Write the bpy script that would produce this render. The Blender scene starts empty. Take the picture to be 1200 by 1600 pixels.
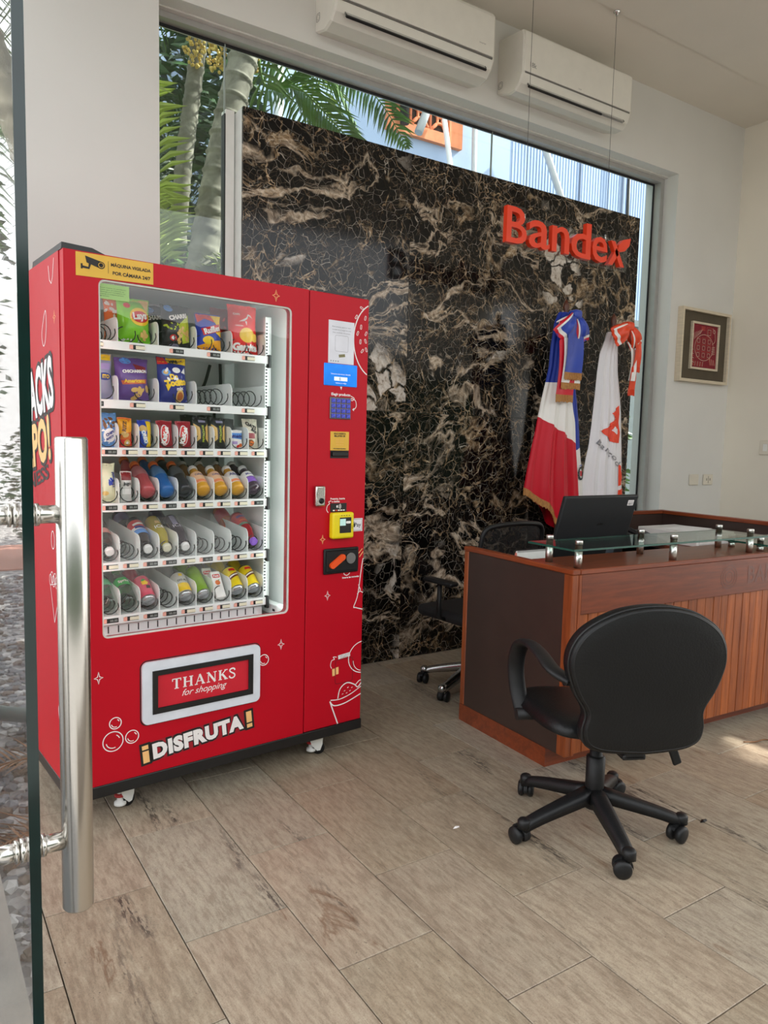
import bpy, bmesh, math, random
from mathutils import Matrix, Vector, noise

random.seed(11)
S = bpy.context.scene
C = S.collection
PI = math.pi

# ------------------------------------------------------------------ camera
def set_camera():
    yaw, pitch, roll = 0.57894544, -0.09502752, 0.02435476
    f = Vector((math.sin(yaw), math.cos(yaw), 0)); r = Vector((math.cos(yaw), -math.sin(yaw), 0)); u = Vector((0, 0, 1))
    f2 = f * math.cos(pitch) + u * math.sin(pitch)
    u2 = u * math.cos(pitch) - f * math.sin(pitch)
    r3 = r * math.cos(roll) + u2 * math.sin(roll)
    u3 = u2 * math.cos(roll) - r * math.sin(roll)
    m = Matrix(((r3.x, u3.x, -f2.x, 0), (r3.y, u3.y, -f2.y, 0), (r3.z, u3.z, -f2.z, 1.40), (0, 0, 0, 1)))
    cd = bpy.data.cameras.new('camera')
    cd.sensor_fit = 'VERTICAL'; cd.sensor_height = 36.0; cd.lens = 1156.9 / 1600 * 36
    cd.clip_start = 0.02; cd.clip_end = 200
    co = bpy.data.objects.new('camera', cd); C.objects.link(co)
    co.matrix_world = m
    S.camera = co
set_camera()

# ------------------------------------------------------------------ world, sun, exposure
SUN_DIR = Vector((0.70, -0.20, 0.68)).normalized()
def set_light():
    w = bpy.data.worlds.new('sky'); S.world = w; w.use_nodes = True
    nt = w.node_tree; nt.nodes.clear()
    out = nt.nodes.new('ShaderNodeOutputWorld'); bg = nt.nodes.new('ShaderNodeBackground')
    sky = nt.nodes.new('ShaderNodeTexSky'); sky.sky_type = 'NISHITA'; sky.sun_disc = False
    sky.sun_elevation = math.asin(SUN_DIR.z); sky.sun_rotation = math.atan2(SUN_DIR.x, SUN_DIR.y)
    sky.air_density = 1.0; sky.dust_density = 3.0; sky.ozone_density = 1.0
    mx = nt.nodes.new('ShaderNodeMixRGB'); mx.inputs[0].default_value = 0.72      # bright haze over the blue
    mx.inputs[2].default_value = (9.6, 9.7, 9.6, 1)
    nt.links.new(sky.outputs[0], mx.inputs[1]); nt.links.new(mx.outputs[0], bg.inputs[0])
    bg.inputs[1].default_value = 0.50
    nt.links.new(bg.outputs[0], out.inputs[0])
    sd = bpy.data.lights.new('sun', 'SUN'); sd.energy = 18.0; sd.angle = 0.012; sd.color = (1, .95, .86)
    so = bpy.data.objects.new('sun', sd); C.objects.link(so)
    so.rotation_euler = SUN_DIR.to_track_quat('Z', 'Y').to_euler()
set_light()
S.view_settings.view_transform = 'Standard'; S.view_settings.look = 'None'
S.view_settings.exposure = -0.68; S.view_settings.gamma = 1.0
S.view_settings.use_curve_mapping = False
S.cycles.use_denoising = True
S.cycles.max_bounces = 9; S.cycles.diffuse_bounces = 5; S.cycles.glossy_bounces = 4
S.cycles.transmission_bounces = 6; S.cycles.transparent_max_bounces = 16
S.cycles.sample_clamp_indirect = 6.0
S.cycles.caustics_reflective = False; S.cycles.caustics_refractive = False

# ------------------------------------------------------------------ helpers: materials
def lin(c):
    o = []
    for x in c[:3]:
        x = x / 255.0
        o.append(x / 12.92 if x <= 0.04045 else ((x + 0.055) / 1.055) ** 2.4)
    return tuple(o) + (1.0,)

MATS = {}
def mat(name, col=(200, 200, 200), rough=.5, metal=0., var=.06, scale=14., bump=0., bscale=None, coat=0., emit=0., spec=.5, sheen=0., stretch=None, trans=0.):
    """plain procedural material: principled shader whose colour and relief vary with noise"""
    if name in MATS: return MATS[name]
    m = bpy.data.materials.new(name); m.use_nodes = True
    nt = m.node_tree; p = nt.nodes['Principled BSDF']
    tc = nt.nodes.new('ShaderNodeTexCoord'); mp = nt.nodes.new('ShaderNodeMapping')
    nt.links.new(tc.outputs['Object'], mp.inputs[0])
    if stretch: mp.inputs['Scale'].default_value = stretch
    nz = nt.nodes.new('ShaderNodeTexNoise'); nz.inputs['Scale'].default_value = scale; nz.inputs['Detail'].default_value = 4
    nt.links.new(mp.outputs[0], nz.inputs['Vector'])
    c = lin(col)
    rp = nt.nodes.new('ShaderNodeValToRGB')
    rp.color_ramp.elements[0].position = .3; rp.color_ramp.elements[1].position = .7
    rp.color_ramp.elements[0].color = tuple(max(0, x * (1 - var)) for x in c[:3]) + (1,)
    rp.color_ramp.elements[1].color = tuple(min(1, x * (1 + var)) for x in c[:3]) + (1,)
    nt.links.new(nz.outputs[0], rp.inputs[0]); nt.links.new(rp.outputs[0], p.inputs['Base Color'])
    p.inputs['Roughness'].default_value = rough; p.inputs['Metallic'].default_value = metal
    p.inputs['Specular IOR Level'].default_value = spec
    p.inputs['Coat Weight'].default_value = coat; p.inputs['Coat Roughness'].default_value = .05
    if sheen: p.inputs['Sheen Weight'].default_value = sheen
    if trans: p.inputs['Transmission Weight'].default_value = trans
    if emit:
        nt.links.new(rp.outputs[0], p.inputs['Emission Color']); p.inputs['Emission Strength'].default_value = emit
    if bump:
        b = nt.nodes.new('ShaderNodeBump'); b.inputs['Strength'].default_value = bump; b.inputs['Distance'].default_value = .004
        n2 = nt.nodes.new('ShaderNodeTexNoise'); n2.inputs['Scale'].default_value = bscale or scale * 4; n2.inputs['Detail'].default_value = 3
        nt.links.new(mp.outputs[0], n2.inputs['Vector']); nt.links.new(n2.outputs[0], b.inputs['Height'])
        nt.links.new(b.outputs[0], p.inputs['Normal'])
    MATS[name] = m
    return m

class NT:
    """small node-tree writer"""
    def __init__(s, name):
        s.m = bpy.data.materials.new(name); s.m.use_nodes = True; s.t = s.m.node_tree
        s.p = s.t.nodes['Principled BSDF']; s.out = s.t.nodes['Material Output']; MATS[name] = s.m
    def n(s, kind, **kw):
        nd = s.t.nodes.new(kind)
        for k, v in kw.items(): setattr(nd, k, v)
        return nd
    def l(s, a, b): s.t.links.new(a, b)
    def math(s, op, a, b=None, clamp=False):
        nd = s.n('ShaderNodeMath', operation=op); nd.use_clamp = clamp
        for i, x in enumerate((a, b)):
            if x is None: continue
            if hasattr(x, 'is_linked'): s.l(x, nd.inputs[i])
            else: nd.inputs[i].default_value = x
        return nd.outputs[0]
    def mix(s, f, a, b, mode='MIX'):
        nd = s.n('ShaderNodeMixRGB', blend_type=mode)
        for i, x in enumerate((f, a, b)):
            if hasattr(x, 'is_linked'): s.l(x, nd.inputs[i])
            elif i == 0: nd.inputs[0].default_value = x
            else: nd.inputs[i].default_value = x
        return nd.outputs[0]
    def noise(s, vec, scale, detail=4, rough=.5, dist=0.):
        nd = s.n('ShaderNodeTexNoise'); nd.inputs['Scale'].default_value = scale; nd.inputs['Detail'].default_value = detail
        nd.inputs['Roughness'].default_value = rough; nd.inputs['Distortion'].default_value = dist
        s.l(vec, nd.inputs['Vector']); return nd
    def ramp(s, fac, stops, interp='LINEAR'):
        nd = s.n('ShaderNodeValToRGB'); cr = nd.color_ramp; cr.interpolation = interp
        while len(cr.elements) < len(stops): cr.elements.new(.5)
        for e, (pos, c) in zip(cr.elements, stops):
            e.position = pos; e.color = c if len(c) == 4 else tuple(c) + (1,)
        s.l(fac, nd.inputs[0]); return nd.outputs[0]
    def objcoord(s, scale=(1, 1, 1), rnd=0.):
        tc = s.n('ShaderNodeTexCoord'); mp = s.n('ShaderNodeMapping'); mp.inputs['Scale'].default_value = scale
        s.l(tc.outputs['Object'], mp.inputs[0])
        if rnd:
            oi = s.n('ShaderNodeObjectInfo'); cb = s.n('ShaderNodeCombineXYZ')
            v = s.math('MULTIPLY', oi.outputs['Random'], rnd)
            s.l(v, cb.inputs[0]); s.l(s.math('MULTIPLY', v, .73), cb.inputs[1]); s.l(s.math('MULTIPLY', v, 1.31), cb.inputs[2])
            s.l(cb.outputs[0], mp.inputs['Location'])
        return mp.outputs[0]
    def bump(s, h, strength=.3, dist=.004):
        b = s.n('ShaderNodeBump'); b.inputs['Strength'].default_value = strength; b.inputs['Distance'].default_value = dist
        s.l(h, b.inputs['Height']); s.l(b.outputs[0], s.p.inputs['Normal'])

def glass_mat(name, tint=(1, 1, 1), f0=.04):
    """thin clear sheet: straight transmission plus Schlick reflection"""
    a = NT(name); a.t.nodes.remove(a.p)
    tr = a.n('ShaderNodeBsdfTransparent'); tr.inputs[0].default_value = tuple(tint) + (1,)
    gl = a.n('ShaderNodeBsdfAnisotropic'); gl.inputs['Roughness'].default_value = 0.0
    lw = a.n('ShaderNodeLayerWeight'); lw.inputs[0].default_value = .5
    fac = a.math('ADD', a.math('MULTIPLY', a.math('POWER', lw.outputs['Facing'], 5.0), 1 - f0), f0)
    mx = a.n('ShaderNodeMixShader'); a.l(fac, mx.inputs[0]); a.l(tr.outputs[0], mx.inputs[1]); a.l(gl.outputs[0], mx.inputs[2])
    a.l(mx.outputs[0], a.out.inputs[0])
    return a.m

# ------------------------------------------------------------------ helpers: meshes
class MB:
    def __init__(s): s.v = []; s.f = []; s.mi = []; s.sm = []
    def add(s, vs, fs, mi=0, sm=False, M=None):
        b = len(s.v)
        s.v += [tuple(M @ Vector(v)) if M else tuple(v) for v in vs]
        for f in fs: s.f.append(tuple(b + i for i in f)); s.mi.append(mi); s.sm.append(sm)
        return s
    def box(s, x0, x1, y0, y1, z0, z1, mi=0, M=None):
        vs = [(x, y, z) for z in (z0, z1) for y in (y0, y1) for x in (x0, x1)]
        return s.add(vs, [(0, 2, 3, 1), (4, 5, 7, 6), (0, 1, 5, 4), (2, 6, 7, 3), (0, 4, 6, 2), (1, 3, 7, 5)], mi, False, M)
    def rbox(s, x0, x1, y0, y1, z0, z1, r=.01, seg=2, mi=0, M=None, sm=True):
        bm = bmesh.new(); bmesh.ops.create_cube(bm, size=1)
        for v in bm.verts: v.co = ((x0 + x1) / 2 + v.co.x * (x1 - x0), (y0 + y1) / 2 + v.co.y * (y1 - y0), (z0 + z1) / 2 + v.co.z * (z1 - z0))
        bmesh.ops.bevel(bm, geom=bm.edges[:], offset=r, segments=seg, affect='EDGES', profile=.5)
        bm.verts.index_update()
        vs = [v.co[:] for v in bm.verts]; bm.normal_update(); fl_ = [f for f in bm.faces if max(abs(c) for c in f.normal) > .999]; cv = [f for f in bm.faces if max(abs(c) for c in f.normal) <= .999]
        n0 = len(s.v); s.add(vs, [[v.index for v in f.verts] for f in fl_], mi, False, M)
        for f in cv: s.f.append(tuple(n0 + v.index for v in f.verts)); s.mi.append(mi); s.sm.append(sm and seg > 1)
        bm.free(); return s
    def tube(s, pts, r, n=8, mi=0, closed=False, M=None, sm=True, flat=None):
        pts = [Vector(p) for p in pts]; k = len(pts)
        rs = r if isinstance(r, (list, tuple)) else [r] * k
        t0 = (pts[1] - pts[0]).normalized(); a = Vector((0, 0, 1)) if abs(t0.z) < .9 else Vector((1, 0, 0))
        nx = t0.cross(a).normalized(); vs = []; fs = []; pt = t0
        for i in range(k):
            if closed: t = (pts[(i + 1) % k] - pts[i - 1])
            else: t = pts[min(i + 1, k - 1)] - pts[max(i - 1, 0)]
            t = t.normalized() if t.length > 1e-9 else pt
            nx = (nx - t * nx.dot(t))
            nx = nx.normalized() if nx.length > 1e-6 else t.orthogonal().normalized()
            ny = t.cross(nx); pt = t
            for j in range(n):
                an = 2 * PI * j / n
                ca, sa = math.cos(an), math.sin(an)
                if flat: vs.append(pts[i] + (nx * ca * flat[0] + ny * sa * flat[1]) * rs[i])
                else: vs.append(pts[i] + (nx * ca + ny * sa) * rs[i])
        for i in range(k if closed else k - 1):
            for j in range(n):
                a0, a1 = i * n + j, i * n + (j + 1) % n; b0, b1 = ((i + 1) % k) * n + j, ((i + 1) % k) * n + (j + 1) % n
                fs.append((a0, a1, b1, b0))
        s.add(vs, fs, mi, sm, M)
        if not closed:
            s.add([vs[j] for j in range(n)], [tuple(range(n))[::-1]], mi, False, M)
            s.add([vs[(k - 1) * n + j] for j in range(n)], [tuple(range(n))], mi, False, M)
        return s
    def lathe(s, prof, n=20, mi=0, M=None, sm=True, cap=True):
        vs = []; fs = []
        for r, z in prof:
            for j in range(n): vs.append((r * math.cos(2 * PI * j / n), r * math.sin(2 * PI * j / n), z))
        for i in range(len(prof) - 1):
            for j in range(n):
                fs.append((i * n + j, i * n + (j + 1) % n, (i + 1) * n + (j + 1) % n, (i + 1) * n + j))
        s.add(vs, fs, mi, sm, M)
        if cap:
            if prof[0][0] > 1e-4: s.add(vs[:n], [tuple(range(n))[::-1]], mi, False, M)
            if prof[-1][0] > 1e-4: s.add(vs[-n:], [tuple(range(n))], mi, False, M)
        return s
    def prism(s, poly, fn, a, b, mi=0, M=None, sm=False):
        """poly: 2-D outline; fn(x, y, t) -> 3-D point; walls between t=a and t=b"""
        n = len(poly); vs = [fn(x, y, a) for x, y in poly] + [fn(x, y, b) for x, y in poly]
        s.add(vs, [tuple(range(n))[::-1], tuple(range(n, 2 * n))], mi, False, M)
        return s.add(vs, [(i, (i + 1) % n, n + (i + 1) % n, n + i) for i in range(n)], mi, sm, M)
    def grid(s, nu, nv, fn, mi=0, sm=True, M=None, wrapu=False, mif=None):
        vs = [fn(i / (nu if wrapu else nu - 1), j / (nv - 1)) for j in range(nv) for i in range(nu)]
        b = len(s.v); s.v += [tuple(M @ Vector(v)) if M else tuple(v) for v in vs]
        for j in range(nv - 1):
            for i in range(nu if wrapu else nu - 1):
                i1 = (i + 1) % nu
                s.f.append((b + j * nu + i, b + j * nu + i1, b + (j + 1) * nu + i1, b + (j + 1) * nu + i))
                s.mi.append(mif(i, j) if mif else mi); s.sm.append(sm)
        return s

def mesh(name, mb, mats):
    me = bpy.data.meshes.new(name); me.from_pydata(mb.v, [], mb.f)
    for m in (mats if isinstance(mats, (list, tuple)) else [mats]): me.materials.append(m)
    me.polygons.foreach_set('material_index', mb.mi); me.polygons.foreach_set('use_smooth', mb.sm)
    bm = bmesh.new(); bm.from_mesh(me); bmesh.ops.remove_doubles(bm, verts=bm.verts, dist=1e-6)
    bmesh.ops.recalc_face_normals(bm, faces=bm.faces); bm.to_mesh(me); bm.free()
    me.update(); return me

def obj(name, mb, mats, parent=None, M=None, label=None):
    me = mb if isinstance(mb, bpy.types.Mesh) else mesh(name, mb, mats)
    o = bpy.data.objects.new(name, me); C.objects.link(o)
    if parent: o.parent = parent
    if M: o.matrix_local = M
    if label: o['label'] = label
    return o
def tag(o, label=None, cat=None, group=None, kind=None):
    if label: o['label'] = label
    if cat: o['category'] = cat
    if group: o['group'] = group
    if kind: o['kind'] = kind
    return o
def thing(name, label, cat, M=None, group=None, kind=None):
    o = bpy.data.objects.new(name, None); C.objects.link(o); o.empty_display_size = .05
    if M: o.matrix_world = M
    return tag(o, label, cat, group, kind)
def struct(name, mb, mats, label=None, parent=None):
    o = obj(name, mb, mats, parent)
    if not parent: o['kind'] = 'structure'
    if label: o['label'] = label
    return o
def copy_tree(o, parent=None):
    c = o.copy(); C.objects.link(c); c.parent = parent
    for ch in list(o.children): copy_tree(ch, c)
    return c
def T(x, y, z): return Matrix.Translation((x, y, z))
def RZ(a): return Matrix.Rotation(a, 4, 'Z')
def RX(a): return Matrix.Rotation(a, 4, 'X')
def RY(a): return Matrix.Rotation(a, 4, 'Y')
def rad(a): return math.radians(a)

# 2-D shapes
def rrect(x0, x1, y0, y1, r, seg=5):
    o = []
    for cx, cy, a0 in ((x1 - r, y1 - r, 0), (x0 + r, y1 - r, 90), (x0 + r, y0 + r, 180), (x1 - r, y0 + r, 270)):
        for k in range(seg + 1):
            a = rad(a0 + 90 * k / seg); o.append((cx + r * math.cos(a), cy + r * math.sin(a)))
    return o
def ell(cx, cy, rx, ry, n=24, a0=0, a1=360):
    return [(cx + rx * math.cos(rad(a0 + (a1 - a0) * k / n)), cy + ry * math.sin(rad(a0 + (a1 - a0) * k / n))) for k in range(n if a1 - a0 >= 360 else n + 1)]
def smoothpath(pts, n=8, closed=False):
    """Catmull-Rom through pts"""
    P = [Vector(p) for p in pts]; o = []; k = len(P)
    for i in range(k if closed else k - 1):
        g = (lambda j: P[j % k]) if closed else (lambda j: P[min(max(j, 0), k - 1)])
        p0, p1, p2, p3 = g(i - 1), g(i), g(i + 1), g(i + 2)
        for t in range(n):
            t /= n
            o.append(.5 * ((2 * p1) + (p2 - p0) * t + (2 * p0 - 5 * p1 + 4 * p2 - p3) * t * t + (3 * p1 - p0 - 3 * p2 + p3) * t ** 3))
    if not closed: o.append(P[-1])
    return [tuple(p) for p in o]

class Flat:
    """flat print: 2-D shapes laid on a surface by a mapping (x, y, lift) -> 3-D"""
    def __init__(s, fn): s.mb = MB(); s.fn = fn; s.h = 0.0
    def poly(s, pts, mi=0, lift=0., maxlen=None):
        if maxlen:
            bm = bmesh.new(); vs = [bm.verts.new((x, y, 0)) for x, y in pts]; bm.faces.new(vs)
            bmesh.ops.triangulate(bm, faces=bm.faces[:])
            for _ in range(6):
                es = [e for e in bm.edges if e.calc_length() > maxlen]
                if not es: break
                bmesh.ops.subdivide_edges(bm, edges=es, cuts=1); bmesh.ops.triangulate(bm, faces=bm.faces[:])
            bm.verts.index_update()
            s.mb.add([s.fn(v.co.x, v.co.y, lift) for v in bm.verts], [[v.index for v in f.verts] for f in bm.faces], mi); bm.free()
        else: s.mb.add([s.fn(x, y, lift) for x, y in pts], [tuple(range(len(pts)))], mi)
        return s
    def stroke(s, pts, w, mi=0, lift=0., closed=False):
        P = [Vector(p[:2]) for p in pts]; k = len(P); L = []; R = []
        for i in range(k):
            t = (P[(i + 1) % k] - P[i - 1]) if closed else (P[min(i + 1, k - 1)] - P[max(i - 1, 0)])
            t = t.normalized() if t.length > 1e-9 else Vector((1, 0)); nn = Vector((-t.y, t.x)) * w / 2
            L.append(P[i] + nn); R.append(P[i] - nn)
        vs = [s.fn(p.x, p.y, lift) for p in L + R]
        s.mb.add(vs, [(i, (i + 1) % k, k + (i + 1) % k, k + i) for i in range(k if closed else k - 1)], mi); return s
    def text(s, st, x, y, w=None, h=None, mi=0, lift=0., rot=0., weight=0., shear=0., anchor='c', mirror=False, sp=1., warp=None):
        V, F, bw, bh = text2d(st, weight, shear, sp)
        sx = sy = 1
        if w and h: sx, sy = w / bw, h / bh
        elif w: sx = sy = w / bw
        elif h: sx = sy = h / bh
        c, sn = math.cos(rot), math.sin(rot); vs = []
        for a, b in V:
            a *= sx; b *= sy
            if anchor == 'l': a += bw * sx / 2
            if warp: b += warp(a)
            vs.append(s.fn(x + a * c - b * sn, y + a * sn + b * c, lift))
        s.mb.add(vs, F, mi); return s
TXT = {}
def text2d(st, weight=0., shear=0., sp=1.):
    key = (st, weight, shear, sp)
    if key in TXT: return TXT[key]
    cu = bpy.data.curves.new('t', 'FONT'); cu.body = st; cu.size = 1; cu.offset = weight; cu.shear = shear; cu.space_character = sp
    cu.resolution_u = 3
    o = bpy.data.objects.new('t', cu); C.objects.link(o)
    dg = bpy.context.evaluated_depsgraph_get(); dg.update()
    me = bpy.data.meshes.new_from_object(o.evaluated_get(dg))
    V = [(v.co.x, v.co.y) for v in me.vertices]; F = [tuple(p.vertices) for p in me.polygons]
    bpy.data.objects.remove(o); bpy.data.curves.remove(cu); bpy.data.meshes.remove(me)
    x0 = min(v[0] for v in V); x1 = max(v[0] for v in V); y0 = min(v[1] for v in V); y1 = max(v[1] for v in V)
    V = [(a - (x0 + x1) / 2, b - (y0 + y1) / 2) for a, b in V]
    TXT[key] = (V, F, x1 - x0, y1 - y0); return TXT[key]
def rot2(pts, cx, cy, a):
    c, s_ = math.cos(a), math.sin(a)
    return [(cx + x * c - y * s_, cy + x * s_ + y * c) for x, y in pts]

# ------------------------------------------------------------------ surface materials
def m_wall(name, col):
    a = NT(name); v = a.objcoord()
    n1 = a.noise(v, 1.3, 3); n2 = a.noise(v, 60, 3)
    c = lin(col)
    a.l(a.ramp(n1.outputs[0], [(.3, tuple(x * .95 for x in c[:3])), (.7, tuple(min(1, x * 1.03) for x in c[:3]))]), a.p.inputs['Base Color'])
    a.p.inputs['Roughness'].default_value = .72; a.bump(n2.outputs[0], .12, .003); return a.m
WALL = m_wall('painted_plaster', (221, 219, 214)); WALLR = m_wall('cream_plaster', (232, 225, 210))
CEIL = m_wall('ceiling_paint', (226, 219, 207))
def m_travertine():
    a = NT('travertine'); v = a.objcoord((1, 1, 1), 37.)
    def st(k):
        mp = a.n('ShaderNodeMapping'); mp.inputs['Scale'].default_value = (1, k, 1); a.l(v, mp.inputs[0]); return mp.outputs[0]
    s1, s2 = st(.11), st(.20)
    oi = a.n('ShaderNodeObjectInfo'); rn = oi.outputs['Random']
    big = a.noise(s1, 8, 7, .66, 1.0); fine = a.noise(s2, 70, 6, .75, .2); cloud = a.noise(v, 5, 5, .6); grit = a.noise(v, 260, 3, .7)
    tint = a.ramp(rn, [(0, lin((186, 168, 146))), (.25, lin((172, 152, 132))), (.45, lin((176, 167, 149))), (.7, lin((160, 140, 116))), (1, lin((186, 176, 160)))])
    base = a.ramp(big.outputs[0], [(.30, lin((132, 112, 92))), (.45, lin((170, 152, 130))), (.55, lin((190, 174, 150))), (.70, lin((160, 138, 114)))])
    c = a.mix(.64, base, tint)
    c = a.mix(a.math('MULTIPLY', a.ramp(cloud.outputs[0], [(.45, (0, 0, 0)), (.7, (1, 1, 1))]), .22), c, lin((150, 142, 126)))
    c = a.mix(a.math('MULTIPLY', a.ramp(fine.outputs[0], [(.40, (1, 1, 1)), (.52, (0, 0, 0))]), .42), c, lin((112, 94, 76)))
    c = a.mix(a.math('MULTIPLY', a.ramp(fine.outputs[0], [(.54, (0, 0, 0)), (.68, (1, 1, 1))]), .40), c, lin((208, 194, 170)))
    c = a.mix(a.math('MULTIPLY', a.ramp(grit.outputs[0], [(.36, (1, 1, 1)), (.5, (0, 0, 0))]), .35), c, lin((104, 90, 76)))
    # pitted dark streaks that run along some slabs, scattered pits on all
    vein = a.ramp(a.noise(s1, 6.5, 3, .5, .7).outputs[0], [(.615, (0, 0, 0)), (.69, (1, 1, 1))])
    sp = a.ramp(a.noise(s2, 120, 4, .65).outputs[0], [(.48, (0, 0, 0)), (.56, (1, 1, 1))])
    blot = a.ramp(a.noise(s2, 48, 4, .6).outputs[0], [(.58, (0, 0, 0)), (.64, (1, 1, 1))])
    pits = a.ramp(a.noise(v, 75, 3, .6).outputs[0], [(.70, (0, 0, 0)), (.74, (1, 1, 1))])
    pit = a.math('MAXIMUM', a.math('MULTIPLY', vein, a.math('MAXIMUM', sp, blot)), a.math('MULTIPLY', pits, .8))
    c = a.mix(a.math('MULTIPLY', pit, .82), c, lin((56, 50, 46)))
    br = a.ramp(a.noise(s2, 4.5, 5, .65, 1.6).outputs[0], [(.645, (0, 0, 0)), (.68, (1, 1, 1)), (.72, (0, 0, 0))])
    c = a.mix(a.math('MULTIPLY', br, .6), c, lin((112, 80, 56)))
    c = a.mix(1.0, c, (.90, .92, .93, 1), 'MULTIPLY')
    a.l(c, a.p.inputs['Base Color'])
    a.l(a.ramp(big.outputs[0], [(.3, (.34,) * 3), (.7, (.50,) * 3)]), a.p.inputs['Roughness'])
    a.bump(a.math('SUBTRACT', a.math('MULTIPLY', fine.outputs[0], .3), pit), .3, .002); return a.m
TRAV = m_travertine()
def m_marble():
    a = NT('black_gold_marble'); v0 = a.objcoord((1, 1, 1), 61.)
    def warp(vec, scale, amt, det=4):
        n = a.noise(vec, scale, det, .55)
        sb = a.n('ShaderNodeVectorMath', operation='SUBTRACT'); a.l(n.outputs['Color'], sb.inputs[0]); sb.inputs[1].default_value = (.5, .5, .5)
        sc = a.n('ShaderNodeVectorMath', operation='SCALE'); a.l(sb.outputs[0], sc.inputs[0]); sc.inputs['Scale'].default_value = amt
        ad = a.n('ShaderNodeVectorMath', operation='ADD'); a.l(vec, ad.inputs[0]); a.l(sc.outputs[0], ad.inputs[1]); return ad.outputs[0]
    va = warp(warp(v0, 1.3, .50, 3), 4.5, .16, 3); v = warp(va, 13, .06, 3); vf = warp(warp(v0, 2.5, .2, 2), 9, .05, 2)
    def vor(scale, vec, feat='DISTANCE_TO_EDGE'):
        nd = a.n('ShaderNodeTexVoronoi', feature=feat); nd.inputs['Scale'].default_value = scale; a.l(vec, nd.inputs['Vector'])
        return nd.outputs['Distance'] if feat == 'DISTANCE_TO_EDGE' else nd.outputs['Color']
    def edge(d, w0, w1): return a.ramp(d, [(w0, (1, 1, 1)), (w1, (0, 0, 0))])
    def mask(vec, scale, lo, hi, det=3, dist=.4): return a.ramp(a.noise(vec, scale, det, .55, dist).outputs[0], [(lo, (0, 0, 0)), (hi, (1, 1, 1))])
    def ridge(vec, scale, w, det=5, dist=.8):          # flowing bands along a noise contour
        n = a.noise(vec, scale, det, .58, dist).outputs[0]
        return a.ramp(a.math('ABSOLUTE', a.math('SUBTRACT', n, .5)), [(0, (1, 1, 1)), (w, (0, 0, 0))])
    mp = a.n('ShaderNodeMapping'); mp.inputs['Scale'].default_value = (.55, 1, 1.25); mp.inputs['Rotation'].default_value = (0, .35, 0); a.l(va, mp.inputs[0]); vd = mp.outputs[0]
    zone = mask(va, 1.2, .46, .62); zone2 = mask(v, 4.2, .45, .62); brk = mask(v, 14, .36, .58)
    grain = a.noise(v, 38, 5, .68)
    base = a.ramp(a.noise(v, 6, 5, .6).outputs[0], [(.3, lin((6, 6, 6))), (.62, lin((16, 15, 14))), (.8, lin((36, 32, 29)))])
    tan = a.ramp(grain.outputs[0], [(.34, lin((92, 70, 50))), (.50, lin((176, 148, 114))), (.66, lin((228, 208, 180)))])
    pale = a.ramp(grain.outputs[0], [(.32, lin((128, 110, 92))), (.46, lin((206, 194, 180))), (.7, lin((240, 234, 226)))])
    # clouds of tan breccia between the black lumps
    cloud = a.math('MULTIPLY', mask(vd, 1.9, .595, .65, 6, .6), edge(vor(7, v), .03, .12))
    c = a.mix(a.math('MULTIPLY', cloud, .72), base, tan)
    # fine crackle everywhere, thicker lace inside the zones
    hair = a.math('MULTIPLY', edge(vor(17, vf), .006, .016), a.math('MULTIPLY', brk, .75))
    hair2 = a.math('MULTIPLY', edge(vor(34, vf), .010, .035), a.math('MULTIPLY', zone2, .40))
    lace = a.math('MULTIPLY', edge(vor(12, v), .014, .042), a.math('MULTIPLY', zone, a.math('MULTIPLY', mask(v, 8, .38, .6), .9)))
    mid = a.math('MULTIPLY', edge(vor(5.2, v), .009, .020), a.math('MULTIPLY', mask(v0, 3.1, .42, .56), brk))
    c = a.mix(hair, c, lin((204, 194, 180))); c = a.mix(hair2, c, lin((150, 130, 106))); c = a.mix(lace, c, tan); c = a.mix(a.math('MULTIPLY', mid, .9), c, tan)
    # long flowing bands and a few pale angular fragments
    band = a.math('MULTIPLY', ridge(vd, 1.15, .018), mask(v0, 1.7, .38, .52)); c = a.mix(a.math('MULTIPLY', band, .92), c, a.mix(.35, tan, pale))
    band2 = a.math('MULTIPLY', ridge(v, 2.6, .010, 4, .5), a.math('MULTIPLY', mask(v0, 2.3, .45, .58), brk)); c = a.mix(a.math('MULTIPLY', band2, .9), c, tan)
    sep = a.n('ShaderNodeSeparateXYZ'); a.l(vor(8.5, v, 'F1'), sep.inputs[0])
    frag = a.math('MULTIPLY', a.math('GREATER_THAN', sep.outputs[0], .66), a.math('MULTIPLY', mask(v0, 1.05, .585, .64, 2), edge(a.math('SUBTRACT', .12, vor(8.5, v)), .02, .09)))
    c = a.mix(a.math('MULTIPLY', frag, .9), c, pale)
    a.l(c, a.p.inputs['Base Color']); a.p.inputs['Roughness'].default_value = .10
    a.p.inputs['Specular IOR Level'].default_value = .30; return a.m
MARBLE = m_marble()
def m_wood(name, dark, light, axis=2, rough=.36, coat=.12, rnd=9., scale=1.0):
    a = NT(name); sc = [11 * scale] * 3; sc[axis] = .9 * scale
    v = a.objcoord(tuple(sc), rnd); n1 = a.noise(v, 1.1, 5, .6, 1.6); n2 = a.noise(v, 7, 4, .7, .4); oi = a.n('ShaderNodeObjectInfo')
    c = a.ramp(n1.outputs[0], [(.25, lin(dark)), (.7, lin(light))])
    c = a.mix(.35, c, a.ramp(n2.outputs[0], [(.35, lin(dark)), (.65, lin(light))]))
    c = a.mix(.55, c, a.ramp(oi.outputs['Random'], [(0, (.46, .43, .41)), (1, (1.12, 1.10, 1.08))]), 'MULTIPLY')
    a.l(c, a.p.inputs['Base Color']); a.p.inputs['Roughness'].default_value = rough; a.p.inputs['Coat Weight'].default_value = coat
    a.p.inputs['Coat Roughness'].default_value = .12; return a.m
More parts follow.
